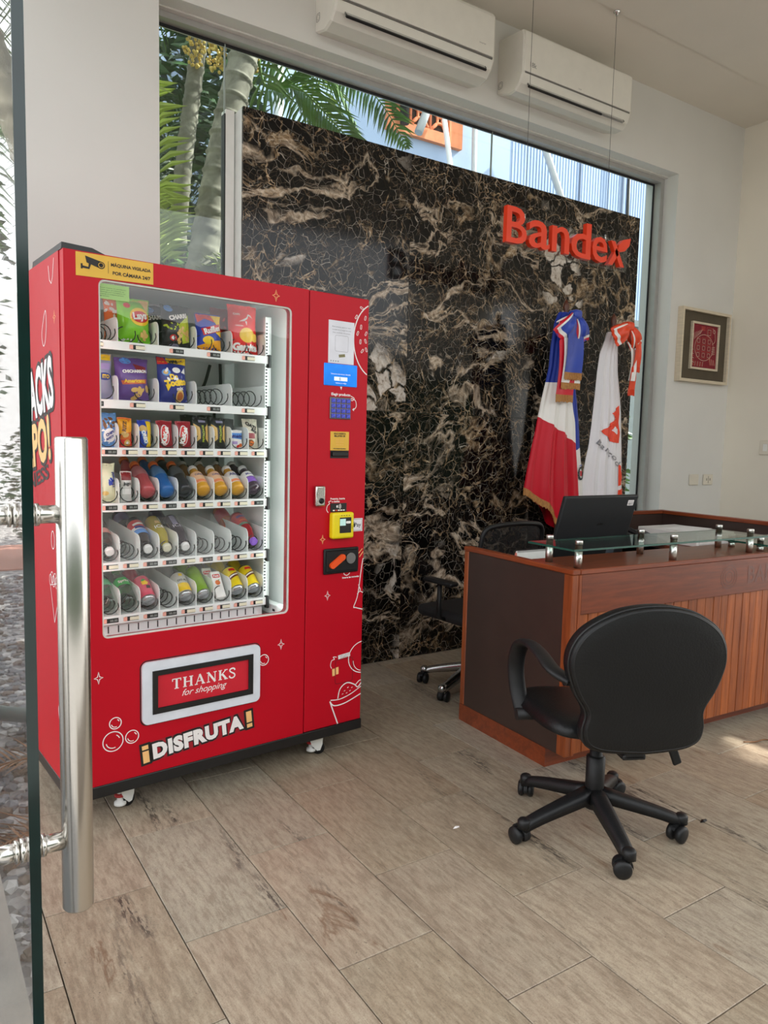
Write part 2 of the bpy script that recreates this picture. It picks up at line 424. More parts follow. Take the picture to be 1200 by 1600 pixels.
WOODX = m_wood('varnished_wood_lengthwise', (84, 34, 16), (142, 66, 32), 0)
WOODZ = m_wood('varnished_wood_upright', (104, 44, 20), (178, 92, 44), 2)
WOODY = m_wood('varnished_wood_deep', (96, 40, 18), (160, 76, 36), 1)
PLANK = m_wood('varnished_plank', (108, 46, 18), (190, 104, 48), 2, .42, .04, 23.)
def m_gravel():
    a = NT('gravel'); v = a.objcoord()
    vo = a.n('ShaderNodeTexVoronoi'); vo.inputs['Scale'].default_value = 22; a.l(v, vo.inputs['Vector'])
    a.l(a.ramp(vo.outputs['Color'], [(0, lin((84, 84, 86))), (.5, lin((140, 139, 138))), (1, lin((196, 194, 191)))]), a.p.inputs['Base Color'])
    a.p.inputs['Roughness'].default_value = .85; a.bump(vo.outputs['Distance'], .9, .03); return a.m
GRAVEL = m_gravel()
GLASS = glass_mat('clear_glass', (1, 1, 1), .03); GLASSW = glass_mat('window_glass', (.90, .94, .93))
GLASSG = glass_mat('greenish_glass', (.82, .92, .88))
GEDGE = mat('glass_edge_green', (10, 34, 32), .12, var=.3, spec=.6)
ALU = mat('grey_aluminium', (178, 176, 172), .42, .35, .05)
STEEL = mat('brushed_steel', (205, 202, 196), .22, 1.0, .04, 40, stretch=(1, 1, .02))
CHROME = mat('polished_chrome', (225, 225, 225), .08, 1.0, .03)
GASKET = mat('black_gasket', (18, 18, 20), .5)
WHITEP = mat('white_plastic', (232, 231, 226), .38, var=.03)
BLACKP = mat('black_plastic', (24, 24, 25), .45, var=.15, scale=30, bump=.15, bscale=200, spec=.35)
BLACKM = mat('black_metal', (20, 20, 21), .35, var=.2)

# ------------------------------------------------------------------ setting
YW = 3.80                                           # inner face of the back wall
def setting():
    b = MB(); b.box(.11, 1.114, YW, 4.10, 0, 4.30); b.box(5.15, 6.20, YW, 4.10, 0, 4.30)
    b.box(1.114, 5.15, YW, 4.10, 3.53, 4.30); b.box(1.114, 5.15, YW, 4.10, -.2, -.012)
    struct('wall_back', b, WALL, 'white plastered back wall around the tall window')
    b = MB(); x0, x1 = 5.99, 6.20
    b.box(x0, x1, 2.0, YW, 0, 4.3); b.box(x0, x1, -1.0, .55, 2.4, 4.3); b.box(x0, x1, 1.25, 2.0, 2.4, 4.3); b.box(x0, x1, .55, 1.25, 2.4, 2.55); b.box(x0, x1, .55, 1.25, 3.05, 4.3)  # unseen openings added to admit daylight and a small sun patch
    struct('wall_right', b, WALLR, 'plain cream plastered side wall')
    b = MB(); b.box(.10, 6.2, 3.28, 4.1, 4.07, 4.3); b.box(.10, 6.2, -1.0, 3.28, 4.05, 4.3)
    struct('ceiling', b, CEIL, 'matt off-white ceiling with a shallow step')
    # floor: slab plus travertine tiles laid in running bond
    b = MB(); b.box(.06, 6.2, -1.0, 4.1, -.15, -.012)
    b.box(.14, 5.99, -1.0, .30, -.012, 0)
    fl = struct('floor', b, mat('tile_grout', (62, 54, 46), .9), 'travertine floor laid in running bond')
    W, L, g = .3125, .628, .0017; full = None; YF = 3.92
    k = -2
    while .62 + k * W < 5.99:
        xa, xb = max(.62 + k * W, .14), min(.62 + (k + 1) * W, 5.99)
        j = -4
        while True:
            ya = (1.905 if k % 2 == 0 else 2.219) + j * L; yb = ya + L; j += 1
            if ya > YF: break
            if yb < .30: continue
            isf = ya >= .30 and yb <= YF and xb - xa > W - 1e-4
            ya, yb = max(ya, .30), min(yb, YF)
            if yb - ya < .01 or xb - xa < .01: continue
            if isf and full: me = full
            else:
                hx, hy = (xb - xa) / 2 - g, (yb - ya) / 2 - g; bb = MB()
                e = .0012
                vs = [(-hx, -hy, -.012), (hx, -hy, -.012), (hx, hy, -.012), (-hx, hy, -.012),
                      (-hx, -hy, -e), (hx, -hy, -e), (hx, hy, -e), (-hx, hy, -e),
                      (-hx + e, -hy + e, 0), (hx - e, -hy + e, 0), (hx - e, hy - e, 0), (-hx + e, hy - e, 0)]
                fs = [(0, 1, 5, 4), (1, 2, 6, 5), (2, 3, 7, 6), (3, 0, 4, 7), (4, 5, 9, 8), (5, 6, 10, 9), (6, 7, 11, 10), (7, 4, 8, 11), (8, 9, 10, 11)]
                bb.add(vs, fs); me = mesh('tile', bb, TRAV)
                if isf: full = me
            obj('tile', me, None, fl, T((xa + xb) / 2, (ya + yb) / 2, random.uniform(-.0004, .0002)))
        k += 1
    b = MB(); b.box(6.2, 9.3, -1.6, 2.6, 2.44, 2.52); b.box(9.1, 9.2, 2.4, 2.5, -.1, 2.44); b.box(9.1, 9.2, -1.5, -1.4, -.1, 2.44)  # unseen roof added to keep direct sun out of the side opening
    struct('sun_blocking_roof', b, mat('sun_roof_white', (232, 230, 224), .7), 'unseen flat roof added outside the side opening to block the sun')['kind'] = 'structure'
    # window: aluminium frame, panes, white mullion
    w = thing('window_1', 'tall fixed window in a grey aluminium frame behind the marble panel', None, kind='structure')
    b = MB(); f0, f1 = 3.925, 3.985
    b.box(1.114, 5.15, f0, f1, 3.492, 3.53); b.box(5.108, 5.15, f0, f1, .012, 3.492); b.box(1.114, 1.15, f0, f1, .012, 3.492)
    b.box(1.114, 5.15, f0, f1, .012, .05)
    obj('frame', b, ALU, w)
    b = MB(); b.box(1.15, 5.108, 3.985, 3.992, 3.477, 3.492); b.box(5.094, 5.108, 3.985, 3.992, .05, 3.477)
    obj('gasket', b, GASKET, w)
    b = MB(); b.box(1.518, 1.566, 3.965, 4.03, .012, 3.152); b.box(1.512, 1.518, 3.97, 4.02, .012, 3.13, 1)
    obj('mullion', b, [WHITEP, GASKET], w)
    for x0, x1 in ((1.15, 1.518), (1.522, 3.40), (3.404, 5.108)):
        b = MB(); b.box(x0, x1, 3.986, 3.994, .05, 3.49); obj('pane', b, GLASSW, w)
    b = MB(); b.box(1.516, 1.523, 3.984, 3.996, 3.13, 3.49); b.box(3.399, 3.405, 3.984, 3.996, .05, 3.49)
    obj('silicone_joint', b, mat('silicone', (150, 158, 150), .4), w)
    # plaster lip at the head of the recess
    b = MB()
    for i in range(46):
        xa = 1.114 + i * (5.15 - 1.114) / 46; xb = xa + (5.15 - 1.114) / 46
        d = .006 + .012 * abs(noise.noise((i * .7, 3.1, 0)))
        b.box(xa, xb, 3.90 - d, 3.925, 3.522, 3.53)
    struct('trim_1', b, mat('rough_plaster_lip', (222, 219, 212), .8, bump=.6, bscale=70), 'uneven plaster bead along the head of the window')
    # left facade: threshold and fixed glazing next to the open door
    b = MB(); b.box(.03, .14, -1.5, YW, -.05, .004); struct('trim_2', b, mat('pale_stone_sill', (150, 146, 138), .6, bump=.2), 'pale stone threshold under the glass facade')
    w = thing('window_2', 'fixed clear glazing beside the open glass door', None, kind='structure')
    b = MB(); b.box(.1265, .1385, 2.12, YW, .01, 3.9); obj('pane', b, GLASS, w)
    b = MB(); b.box(.115, .15, 2.085, 2.12, .004, 4.05); b.box(.115, .15, -1.0, YW, 3.9, 4.05); obj('frame', b, GASKET, w)
setting()

# ------------------------------------------------------------------ marble panel
def marble_panel():
    t = thing('marble_panel', 'tall black marble wall panel with gold and white veins behind the flags', 'wall panel', T(1.573, 3.86, 0))
    b = MB(); b.box(.0, 3.227, .018, .125, 0, 3.143); obj('core', b, mat('white_panel_side', (226, 226, 220), .5), t)
    xs = (0, 1.092, 2.185, 3.227); zs = (0.002, 1.585, 3.146); k = 0
    for i in range(3):
        for j in range(2):
            bb = MB(); g = .0012
            bb.box(-(xs[i + 1] - xs[i]) / 2 + g, (xs[i + 1] - xs[i]) / 2 - g, 0, .018, -(zs[j + 1] - zs[j]) / 2 + g, (zs[j + 1] - zs[j]) / 2 - g)
            obj('slab', bb, MARBLE, t, T((xs[i] + xs[i + 1]) / 2, random.uniform(-.0004, .0004), (zs[j] + zs[j + 1]) / 2))
marble_panel()

# ------------------------------------------------------------------ glass door
def glass_door():
    t = thing('glass_door', 'open frameless glass door with a long steel pull handle, at the left edge', 'door', T(.1265, 1.03, 0))
    b = MB(); b.box(0, .013, .003, 1.04, .012, 2.62); obj('pane', b, GLASS, t)
    b = MB(); b.box(-.0003, .0133, -.001, .003, .012, 2.62); obj('pane_edge', b, GEDGE, t, label='dark green polished glass edge')
    for sgn, nm in ((1, 'room'), (-1, 'outer')):
        x = .0685 if sgn > 0 else -.0555
        b = MB(); r = .0212; z0, z1 = .722, 1.396
        b.lathe([(r - .002, z0), (r, z0 + .003), (r, z1 - .003), (r - .002, z1)], 40)
        h = obj('pull_bar', b, STEEL, t, T(x, .05, 0))
        for z in (1.291, .826):
            b = MB(); b.tube([(x - sgn * .018, .05, z), (.013 if sgn > 0 else 0, .05, z)], .0125, 20)
            xa = .013 if sgn > 0 else 0
            b.tube([(xa, .05, z), (xa + sgn * .006, .05, z)], .0165, 20); b.tube([(xa + sgn * .008, .05, z), (xa + sgn * .013, .05, z)], .0155, 20)
            obj('standoff', b, STEEL, t)
    b = MB(); b.rbox(-.012, .025, .96, 1.045, .004, .07, .004); b.rbox(-.012, .025, .96, 1.045, 2.56, 2.63, .004); obj('pivot_fitting', b, STEEL, t)
glass_door()

# ------------------------------------------------------------------ garden behind and beside the building
LEAF = mat('palm_leaf', (86, 122, 52), .42, var=.35, scale=3, spec=.5)
LEAF2 = mat('palm_leaf_yellowish', (148, 164, 74), .45, var=.3, scale=4)
LEAFD = mat('palm_leaf_dark', (52, 84, 44), .45, var=.35, scale=3)
DRYLEAF = mat('dry_palm_leaf', (132, 96, 66), .7, var=.3)
def m_trunk():
    a = NT('palm_trunk'); v = a.objcoord(); sp = a.n('ShaderNodeSeparateXYZ'); a.l(v, sp.inputs[0])
    n1 = a.noise(v, 9, 5, .6, .5)
    a.l(a.ramp(n1.outputs[0], [(.3, lin((84, 82, 70))), (.55, lin((128, 126, 112))), (.8, lin((166, 162, 148)))]), a.p.inputs['Base Color'])
    a.p.inputs['Roughness'].default_value = .8; a.bump(n1.outputs[0], .3, .01); return a.m
TRUNK = m_trunk()
def frond_mesh(pts, width, n=46, droop=.35, m=LEAF, rr=.012, side=None, lw=.035):
    """one pinnate palm frond along a smooth 3-D path"""
    P = [Vector(p) for p in smoothpath(pts, 10)]; b = MB(); k = len(P)
    b.tube(P, [max(.003, rr * (1 - .8 * i / k)) for i in range(k)], 5)
    for i in range(n):
        f = .10 + .89 * i / n; q = f * (k - 1); j = int(q); fr = q - j
        p = P[j].lerp(P[min(j + 1, k - 1)], fr); t = (P[min(j + 1, k - 1)] - P[max(j - 1, 0)]).normalized()
        up = Vector((0, 0, 1)); sd = t.cross(up)
        sd = side.copy() if side else (sd.normalized() if sd.length > .1 else Vector((1, 0, 0)))
        ln = width * (math.sin(PI * min(1, .12 + f * .9)) ** .6) * random.uniform(.85, 1.1)
        for s_ in (-1, 1):
            d = (sd * s_ * .86 + t * .52 + Vector((0, 0, .16 + random.uniform(-.15, .15)))).normalized()
            w = lw * .5 * random.uniform(.8, 1.15); wv = (t * .75 + up * .4 * -s_).normalized()
            a0 = p; a1 = p + d * ln * .45 + Vector((0, 0, -droop * ln * .12)); a2 = p + d * ln + Vector((0, 0, -droop * ln))
            mid = (d.cross(wv)).normalized() * w * .5
            vs = [a0 - wv * w * .3, a0 + wv * w * .3, a1 - wv * w, a1 + wv * w, a1 + mid, a2]
            b.add(vs, [(0, 1, 4), (0, 4, 2), (1, 3, 4), (2, 4, 5), (4, 3, 5)])
    return b
def trunk_mesh(pts, r0, r1, ring=.13):
    P = smoothpath(pts, 40); b = MB(); k = len(P); rs = []; d = 0; last = Vector(P[0])
    for i, p in enumerate(P):
        d += (Vector(p) - last).length; last = Vector(p); ph = (d % ring) / ring
        rs.append((r0 + (r1 - r0) * i / (k - 1)) * (1 + (.10 if ph < .14 else 0) - .05 * ph))
    b.tube(P, rs, 18); return b
def palm(label, trunk, fronds, r0=.1, r1=.085, fruit=None):
    base = Vector(trunk[0]); M0 = T(*base)
    t = thing('palm', label, 'palm', M0, 'garden palms')
    loc = lambda ps: [tuple(Vector(p) - base) for p in ps]
    obj('trunk', trunk_mesh(loc(trunk), r0, r1), TRUNK, t)
    for pts, w, m in fronds: obj('frond', frond_mesh(loc(pts), w, m=m), m, t)
    if fruit:
        for (cx, cy, cz, rx, rz, nn) in fruit:
            b = MB()
            for _ in range(nn):
                a = random.uniform(0, 2 * PI); q = random.random() ** .5; h = random.uniform(-1, 1)
                x = cx + rx * q * math.cos(a) * math.sqrt(1 - h * h * .7); y = cy + rx * q * math.sin(a) * math.sqrt(1 - h * h * .7); z = cz + rz * h
                b.lathe([(.001, -.013), (.010, -.007), (.013, .002), (.008, .011), (.001, .014)], 6, 0, T(x - base.x, y - base.y, z - base.z), True, False)
            obj('fruit_cluster', b, mat('palm_fruit', (206, 178, 92), .5, var=.25), t)['kind'] = 'stuff'
    return t
def arch(p, dirx, diry, ln, rise, drop):
    p = Vector(p); d = Vector((dirx, diry, 0)).normalized()
    return [tuple(p), tuple(p + d * ln * .35 + Vector((0, 0, rise))), tuple(p + d * ln * .7 + Vector((0, 0, rise * .6 - drop * .35))), tuple(p + d * ln + Vector((0, 0, -drop)))]
def garden():
    b = MB(); b.box(-14, .06, -10, 18, -.30, -.07); b.box(.06, 16, 4.1, 18, -.30, -.07); b.box(6.2, 16, -10, 4.1, -.3, -.07); b.box(.06, 6.2, -10, -1.0, -.3, -.07)
    struct('ground', b, GRAVEL, 'grey gravel ground of the garden')['kind'] = 'structure'
    # loose pebbles seen in the door glass
    b = MB(); ico = [(0, 0, 1), (.89, 0, .45), (.28, .85, .45), (-.72, .53, .45), (-.72, -.53, .45), (.28, -.85, .45), (.72, .53, -.45), (-.28, .85, -.45), (-.89, 0, -.45), (-.28, -.85, -.45), (.72, -.53, -.45), (0, 0, -1)]
    fc = [(0, 1, 2), (0, 2, 3), (0, 3, 4), (0, 4, 5), (0, 5, 1), (1, 6, 2), (2, 7, 3), (3, 8, 4), (4, 9, 5), (5, 10, 1), (2, 6, 7), (3, 7, 8), (4, 8, 9), (5, 9, 10), (1, 10, 6), (11, 7, 6), (11, 8, 7), (11, 9, 8), (11, 10, 9), (11, 6, 10)]
    rnd = random.Random(3)
    for i in range(3600):
        y = 2.15 + 6.2 * rnd.random() ** 1.3; x = rnd.uniform(-1.35, .02); s_ = rnd.uniform(.012, .032)
        M = T(x, y, -.07 + s_ * .3) @ RZ(rnd.uniform(0, 6.3)) @ Matrix.Diagonal((s_ * rnd.uniform(.8, 1.4), s_, s_ * rnd.uniform(.45, .8), 1))
        b.add(ico, fc, rnd.choice((0, 0, 1, 2)), False, M)
    o = obj('pebbles', b, [mat('pebble_grey', (104, 106, 110), .8, var=.25, scale=3), mat('pebble_pale', (168, 168, 166), .8, var=.15, scale=3), mat('pebble_brown', (92, 80, 70), .8, var=.2, scale=3)])
    tag(o, 'loose grey pebbles of the garden bed seen in the door glass', 'gravel', kind='stuff')
    b = MB(); b.box(-1.6, -.02, 1.0, 2.06, -.10, -.03); struct('paving', b, mat('grey_paving', (92, 96, 98), .7, bump=.3), 'grey paving slab outside the door')
    b = MB(); b.box(-6, .05, 8.7, 10.6, -.10, -.055); struct('path', b, mat('red_path', (176, 128, 112), .8, bump=.3), 'reddish paved garden path')
    # boundary wall of the garden
    b = MB(); b.box(-10, 1.8, 13.2, 13.4, -.1, 3.6); struct('garden_wall', b, mat('white_garden_wall', (236, 238, 240), .8), 'white boundary wall of the garden')
    # shrub by the path
    t = thing('shrub', 'small round-leaved shrub beside the red path, seen in the door glass', 'shrub', T(-1.0, 9.1, -.07))
    b = MB(); b.tube([(0, 0, 0), (.02, 0, .5)], .03, 6); obj('stem', b, TRUNK, t)
    b = MB()
    for i in range(900):
        a = rnd.uniform(0, 6.3); h = rnd.random(); q = .42 * math.sin(PI * (.12 + .8 * h)) * rnd.random() ** .4
        p = Vector((q * math.cos(a), q * math.sin(a), .25 + h * 1.35)); s_ = rnd.uniform(.03, .06)
        b.add([(-s_, 0, 0), (0, -s_ * .5, 0), (s_, 0, .01), (0, s_ * .5, 0)], [(0, 1, 2, 3)], 0, False, T(*p) @ RZ(rnd.uniform(0, 6)) @ RX(rnd.uniform(-1.2, 1.2)))
    obj('foliage', b, mat('shrub_leaf', (82, 112, 66), .5, var=.3), t)
    # fallen fronds and the bent dark pipe on the gravel
    b = MB(); b.tube(smoothpath([(-.9, 3.9, -.05), (-.45, 3.75, .02), (-.05, 3.95, .06), (.02, 4.6, .0)], 8), .035, 10)
    tag(obj('garden_pipe', b, mat('grey_green_pipe', (70, 86, 82), .5)), 'bent grey-green pipe lying on the gravel, seen in the door glass', 'pipe')
    for i, (y, a, lb) in enumerate(((3.35, .1, 'dry brown palm frond on the gravel, nearest the bent pipe'), (2.95, -.2, 'dry brown palm frond lying across the gravel between two others'), (2.6, .15, 'dry brown palm frond on the gravel, nearest the paving slab'))):
        pts = [(-1.2, y - a, -.04), (-.7, y, .0), (-.25, y + a * .6, .0), (.02, y + a, -.03)]
        base = Vector(pts[0])
        o = obj('fallen_frond', frond_mesh([tuple(Vector(p) - base) for p in pts], .3, 34, .08, DRYLEAF, .012, None, .02), DRYLEAF, None, T(*base))
        tag(o, lb, 'palm frond', 'dry fronds on the gravel')
    # palms behind the window
    A1 = (2.02, 4.9, 4.05)
    palm('leaning palm with a ringed pale trunk, right behind the white window post',
         [(1.42, 4.9, -.1), (1.52, 4.9, 1.2), (1.70, 4.9, 2.45), (1.84, 4.9, 3.23), (1.93, 4.9, 3.65), (2.05, 4.9, 4.15), (2.16, 4.9, 4.8)],
         [([(2.10, 4.95, 4.5), (2.18, 5.0, 3.86), (2.42, 5.0, 3.90), (2.66, 5.0, 3.78), (2.90, 5.0, 3.62), (3.25, 5.0, 3.40)], .34, LEAF),
          ([(2.16, 5.0, 4.8), (2.5, 5.1, 4.45), (2.9, 5.2, 4.25), (3.3, 5.25, 4.10), (3.62, 5.3, 3.82)], .36, LEAF),
          ([(2.16, 4.9, 4.8), (2.6, 5.5, 5.0), (3.1, 6.0, 4.6), (3.5, 6.4, 4.0)], .40, LEAF2),
          ([(2.16, 4.9, 4.8), (1.8, 5.4, 4.9), (1.5, 5.8, 4.3), (1.3, 6.1, 3.6)], .42, LEAF),
          ([(2.16, 4.9, 4.8), (1.75, 4.9, 4.7), (1.45, 4.95, 4.2), (1.25, 5.0, 3.5)], .34, LEAFD)],
         .105, .09, [(2.08, 5.02, 4.12, .10, .22, 190), (1.90, 5.15, 4.10, .07, .20, 110)])
    palm('thinner palm with dense leaves in the left strip of the window',
         [(1.70, 5.8, -.1), (1.78, 5.8, 1.8), (1.86, 5.8, 3.2), (1.96, 5.8, 4.05), (2.05, 5.8, 4.7)],
         [(arch((2.0, 5.8, 4.5), -.6, -.5, 1.2, .1, 1.2), .38, LEAFD), (arch((2.0, 5.8, 4.5), .5, -.4, 1.3, .15, .9), .4, LEAF),
          (arch((2.0, 5.8, 4.4), -.9, .2, 1.2, .2, 1.0), .4, LEAFD), (arch((2.0, 5.8, 4.5), .9, .3, 1.6, .3, 1.0), .42, LEAF)],
         .07, .06, [(1.93, 5.68, 4.35, .09, .2, 120)])
    # low bushy palms fill the left strip
    low = ((1.62, 5.42, 2.30, LEAF2), (1.15, 5.7, 2.5, LEAF), (1.75, 6.5, 3.1, LEAFD), (2.2, 5.6, 1.6, LEAF))
    labs = ('low bushy palm with yellow-green upright leaves close behind the window', 'low bushy palm behind the yellow-green one in the left window strip',
            'tallest low bushy palm, farthest back in the left window strip', 'low bushy palm hidden mostly by the marble panel')
    for (x, y, h, m), lb in zip(low, labs):
        t = thing('bushy_palm', lb, 'palm', T(x, y, -.07), 'garden palms')
        for s_ in range(3):
            a = 2.1 * s_; b = MB()
            b.tube([(.05 * math.cos(a), .05 * math.sin(a), 0), (.10 * math.cos(a), .10 * math.sin(a), h)], [.03, .024], 8); obj('cane', b, TRUNK, t)
        for i in range(17):
            a = 2 * PI * i / 17 * 2.4 + x; L = rnd.uniform(.75, 1.2); hh = rnd.uniform(.62, 1.12) * h
            p = Vector((.08 * math.cos(a), .08 * math.sin(a), hh)); d = Vector((math.cos(a), math.sin(a), 0))
            q = [p, p + d * L * .25 + Vector((0, 0, L * .62)), p + d * L * .6 + Vector((0, 0, L * .85)), p + d * L + Vector((0, 0, L * .5))]
            obj('frond', frond_mesh([tuple(v) for v in q], .34, 34, .3, m, .009, None, .038), m, t)
    # dense trees close the view behind the palms; hedge unseen, added to darken reflections
    for (x, y, r, h, lb) in ((.6, 9.6, 1.5, 6.5, 'dark dense tree behind the palms in the left window strip'), (2.6, 8.6, .9, 3.4, 'lower dense tree between the palms and the pale blue building')):
        if x > 2: x, y, r, h = 2.42, 6.75, .62, 6.2
        tt = thing('dense_tree', lb, 'tree', T(x, y, -.07), 'trees behind the palms')
        b = MB(); b.tube([(0, 0, 0), (.05, 0, h * .5)], [.12, .07], 8); obj('trunk', b, TRUNK, tt)
        b = MB()
        for i in range(3600):
            a = rnd.uniform(0, 6.3); q = rnd.random() ** .5; z = rnd.uniform(.12, 1) * h; s_ = rnd.uniform(.05, .12)
            rr = r * math.sin(PI * (.1 + .82 * z / h)) ** .5 * q
            b.add([(-s_, 0, 0), (0, -s_ * .42, 0), (s_, 0, -.02), (0, s_ * .42, 0)], [(0, 1, 2, 3)], 0, False, T(rr * math.cos(a), rr * math.sin(a), z) @ RZ(rnd.uniform(0, 6)) @ RX(rnd.uniform(-1.3, 1.3)))
        obj('foliage', b, LEAFD, tt)
    b = MB(); b.grid(80, 22, lambda u, v: (-13 + 28 * u, -8.6 + .35 * noise.noise((u * 60, v * 9, 0)) + .25 * v * v, -.1 + 3.7 * v + .25 * v * noise.noise((u * 45, 3, v * 7)))); b.grid(80, 8, lambda u, v: (-13 + 28 * u, -8.35 - 1.1 * v, 3.6 - .5 * v + .2 * noise.noise((u * 50, v * 5, 8))))
    tag(obj('added_hedge', b, mat('added_hedge_leaves', (58, 78, 44), .7, var=.5, scale=9, bump=1., bscale=30)), 'unseen hedge across the street side behind the viewer', 'added_hedge')
    # palms on the left side of the building, seen in the door glass
    palm('leaning palm in the side garden whose fronds show at the top of the door glass',
         [(-1.3, 5.6, -.1), (-1.0, 5.5, 1.6), (-.55, 5.4, 3.0), (-.10, 5.3, 4.2)],
         [(arch((-.1, 5.3, 4.2), -.2, 1, 1.6, .2, 1.4), .45, LEAF), (arch((-.1, 5.3, 4.2), -.6, -.8, 1.8, .25, 1.5), .45, LEAF2), (arch((-.1, 5.3, 4.2), -1, .1, 1.6, .2, 1.5), .45, LEAF),
          (arch((-.1, 5.3, 4.1), -.35, -.9, 1.5, -.1, 1.3), .4, LEAF), (arch((-.1, 5.3, 4.2), .1, 1, 1.3, .3, 1.0), .4, LEAFD), (arch((-.3, 4.6, 4.3), -.3, .6, 1.3, .1, 1.6), .4, LEAF)], .11, .1)
    palm('farther palm in the side garden against the white boundary wall',
         [(-1.5, 11.4, -.1), (-1.4, 11.4, 3), (-1.3, 11.4, 5.2)],
         [(arch((-1.3, 11.4, 5.2), -.4 + .5 * i, -1, 2.0, .3, 1.9), .5, (LEAF, LEAFD)[i % 2]) for i in range(4)] + [(arch((-1.3, 11.4, 5.2), 1, .2, 2.0, .3, 1.6), .5, LEAF), (arch((-1.3, 11.4, 5.2), -1, .2, 2.0, .3, 1.6), .5, LEAF)], .11, .1)
    # unseen palm added outside the high side opening to break up the floor sun
    palm('unseen palm added outside the high side opening to dapple the sunlight',
         [(7.9, .2, -.1), (7.8, .2, 2.6), (7.7, .3, 4.4)],
         [([(7.7, .3, 4.4), (7.45, .5, 4.35), (7.1, .75, 3.95), (6.85, .95, 3.5)], .34, LEAF), ([(7.7, .3, 4.4), (7.5, .8, 4.5), (7.3, 1.1, 4.1), (7.1, 1.3, 3.6)], .34, LEAF),
          ([(7.7, .3, 4.4), (7.3, .2, 4.3), (6.9, .3, 3.9), (6.7, .5, 3.4)], .34, LEAF), ([(7.7, .3, 4.2), (7.4, .6, 4.1), (7.1, .9, 3.75), (6.7, 1.2, 3.2)], .30, LEAF)], .1, .09)
    # neighbouring building: pale blue ribbed wall, clay breeze-block opening, conduits
    t = thing('neighbour_building', 'pale blue neighbouring building with a clay breeze-block opening behind the window', 'building', T(2.2, 7.5, -.1))
    b = MB(); b.box(0, 13, .06, .4, 0, 8.0)
    obj('wall', b, mat('pale_blue_render', (158, 178, 208), .7, var=.06, scale=1.5, bump=.2), t)
    b = MB(); x = 4.6
    while x < 12.6:
        b.box(x, x + .030, .050, .06, 0, 8.0); x += .055
    o = obj('ribbed_cladding', b, mat('pale_blue_cladding', (162, 182, 212), .55, var=.04, scale=1.2), t)
    for x in (4.58, 5.85, 7.1): pass
    b = MB()
    for x in (5.86, 6.75, 7.75): b.box(x, x + .02, .03, .06, 0, 8.0)
    obj('cladding_joint', b, mat('joint_strip', (128, 142, 166), .6), t)
    b = MB(); b.box(2.62, 3.72, -.005, .06, 5.10, 5.22); b.box(3.52, 3.72, -.005, .06, 5.22, 6.4); b.box(2.62, 2.66, -.005, .06, 5.22, 6.4)
    obj('opening_border', b, mat('clay_orange', (222, 138, 96), .8, var=.12, bump=.3), t)
    blk = MB()
    def on(x, z, y): return (x, y, z)
    sz = .288
    ro = rrect(-sz / 2, sz / 2, -sz / 2, sz / 2, .001, 5); ri = ell(0, 0, .08, .10, 24)
    for k in range(4):
        cx, cz = ((-1, -1), (1, -1), (1, 1), (-1, 1))[k]
        blk.tube([(cx * sz / 2, 0, cz * sz / 2), (cx * sz * .28, 0, cz * sz * .30), (cx * .035, 0, cz * .035)], .016, 6, flat=None)
    for cx, cz, a0 in ((-sz / 2, 0, -80), (sz / 2, 0, 100), (0, -sz / 2, 10), (0, sz / 2, 190)):
        blk.tube([(cx + .11 * math.cos(rad(a0 + 16 * i)), 0, cz + .11 * math.sin(rad(a0 + 16 * i))) for i in range(11)], .017, 6)
    for q in (-1, 1): blk.box(-sz / 2, sz / 2, -.02, .03, q * sz / 2 - .012, q * sz / 2 + .012); blk.box(q * sz / 2 - .012, q * sz / 2 + .012, -.02, .03, -sz / 2, sz / 2)
    me = mesh('breeze_block', blk, MATS['clay_orange'])
    for i in range(3):
        for j in range(4): obj('breeze_block', me, None, t, T(2.66 + sz * (i + .5), .02, 5.22 + sz * (j + .5)))
    b = MB(); b.box(2.66, 3.52, .045, .07, 5.22, 6.4); obj('shade_sheet', b, mat('painted_interior_shade', (58, 50, 46), .9), t)  # dark sheet painted for the shade behind the breeze blocks
    PIPEG = mat('grey_conduit', (176, 180, 184), .5); PIPEW = mat('white_conduit', (232, 234, 236), .5)
    for pts, r, m, lb in (([(4.98, 7.42, 5.9), (4.99, 7.4, 5.05)], .055, GASKET, 'black pipe end beside the clay breeze blocks'),
                       ([(5.36, 7.4, 5.9), (5.27, 7.38, 5.22), (5.16, 7.36, 4.98)], .05, PIPEG, 'grey bent pipe in front of the clay breeze blocks'),
                       ([(5.60, 7.4, 5.32), (5.56, 7.4, 5.24), (5.70, 7.4, 4.60), (5.70, 7.4, 3)], .033, PIPEW, 'thin white conduit running down from the breeze blocks'),
                       ([(6.05, 7.44, 6), (6.10, 7.44, 3)], .035, PIPEG, 'grey conduit on the blue wall, right of the breeze blocks'),
                       ([(7.03, 7.35, 5.5), (7.50, 7.35, 4.72), (7.9, 7.35, 4.1)], .045, PIPEG, 'slanting grey pipe in front of the blue wall'),
                       ([(8.95, 7.44, 6), (8.98, 7.44, 3)], .025, GASKET, 'thin dark cable on the blue wall near the window corner'),
                       ([(3.36, 7.3, 6.2), (3.36, 7.3, 2)], .05, PIPEW, 'white downpipe between the palm leaves')):
        base = Vector((2.2, 7.5, -.1)); b = MB(); b.tube([tuple(Vector(p) - base) for p in pts], r, 10)
        obj('conduit', b, m, t, None, lb)
    b = MB(); b.box(0, 3.0, 0, .15, 0, 2.85); b.box(-.05, 3.0, -.03, .18, 2.85, 2.92)
    tag(obj('tank_wall', b, mat('grey_render', (112, 122, 126), .8, bump=.3), None, T(5.95, 5.6, -.1)), 'low grey wall seen through the gap right of the marble panel', 'wall')
    t = thing('garden_plant', 'leafy plant in front of the grey wall, right of the white flag', 'plant', T(6.15, 5.2, -.1))
    b = MB(); b.tube([(0, 0, 0), (.02, 0, .9)], .015, 6); obj('stem', b, TRUNK, t)
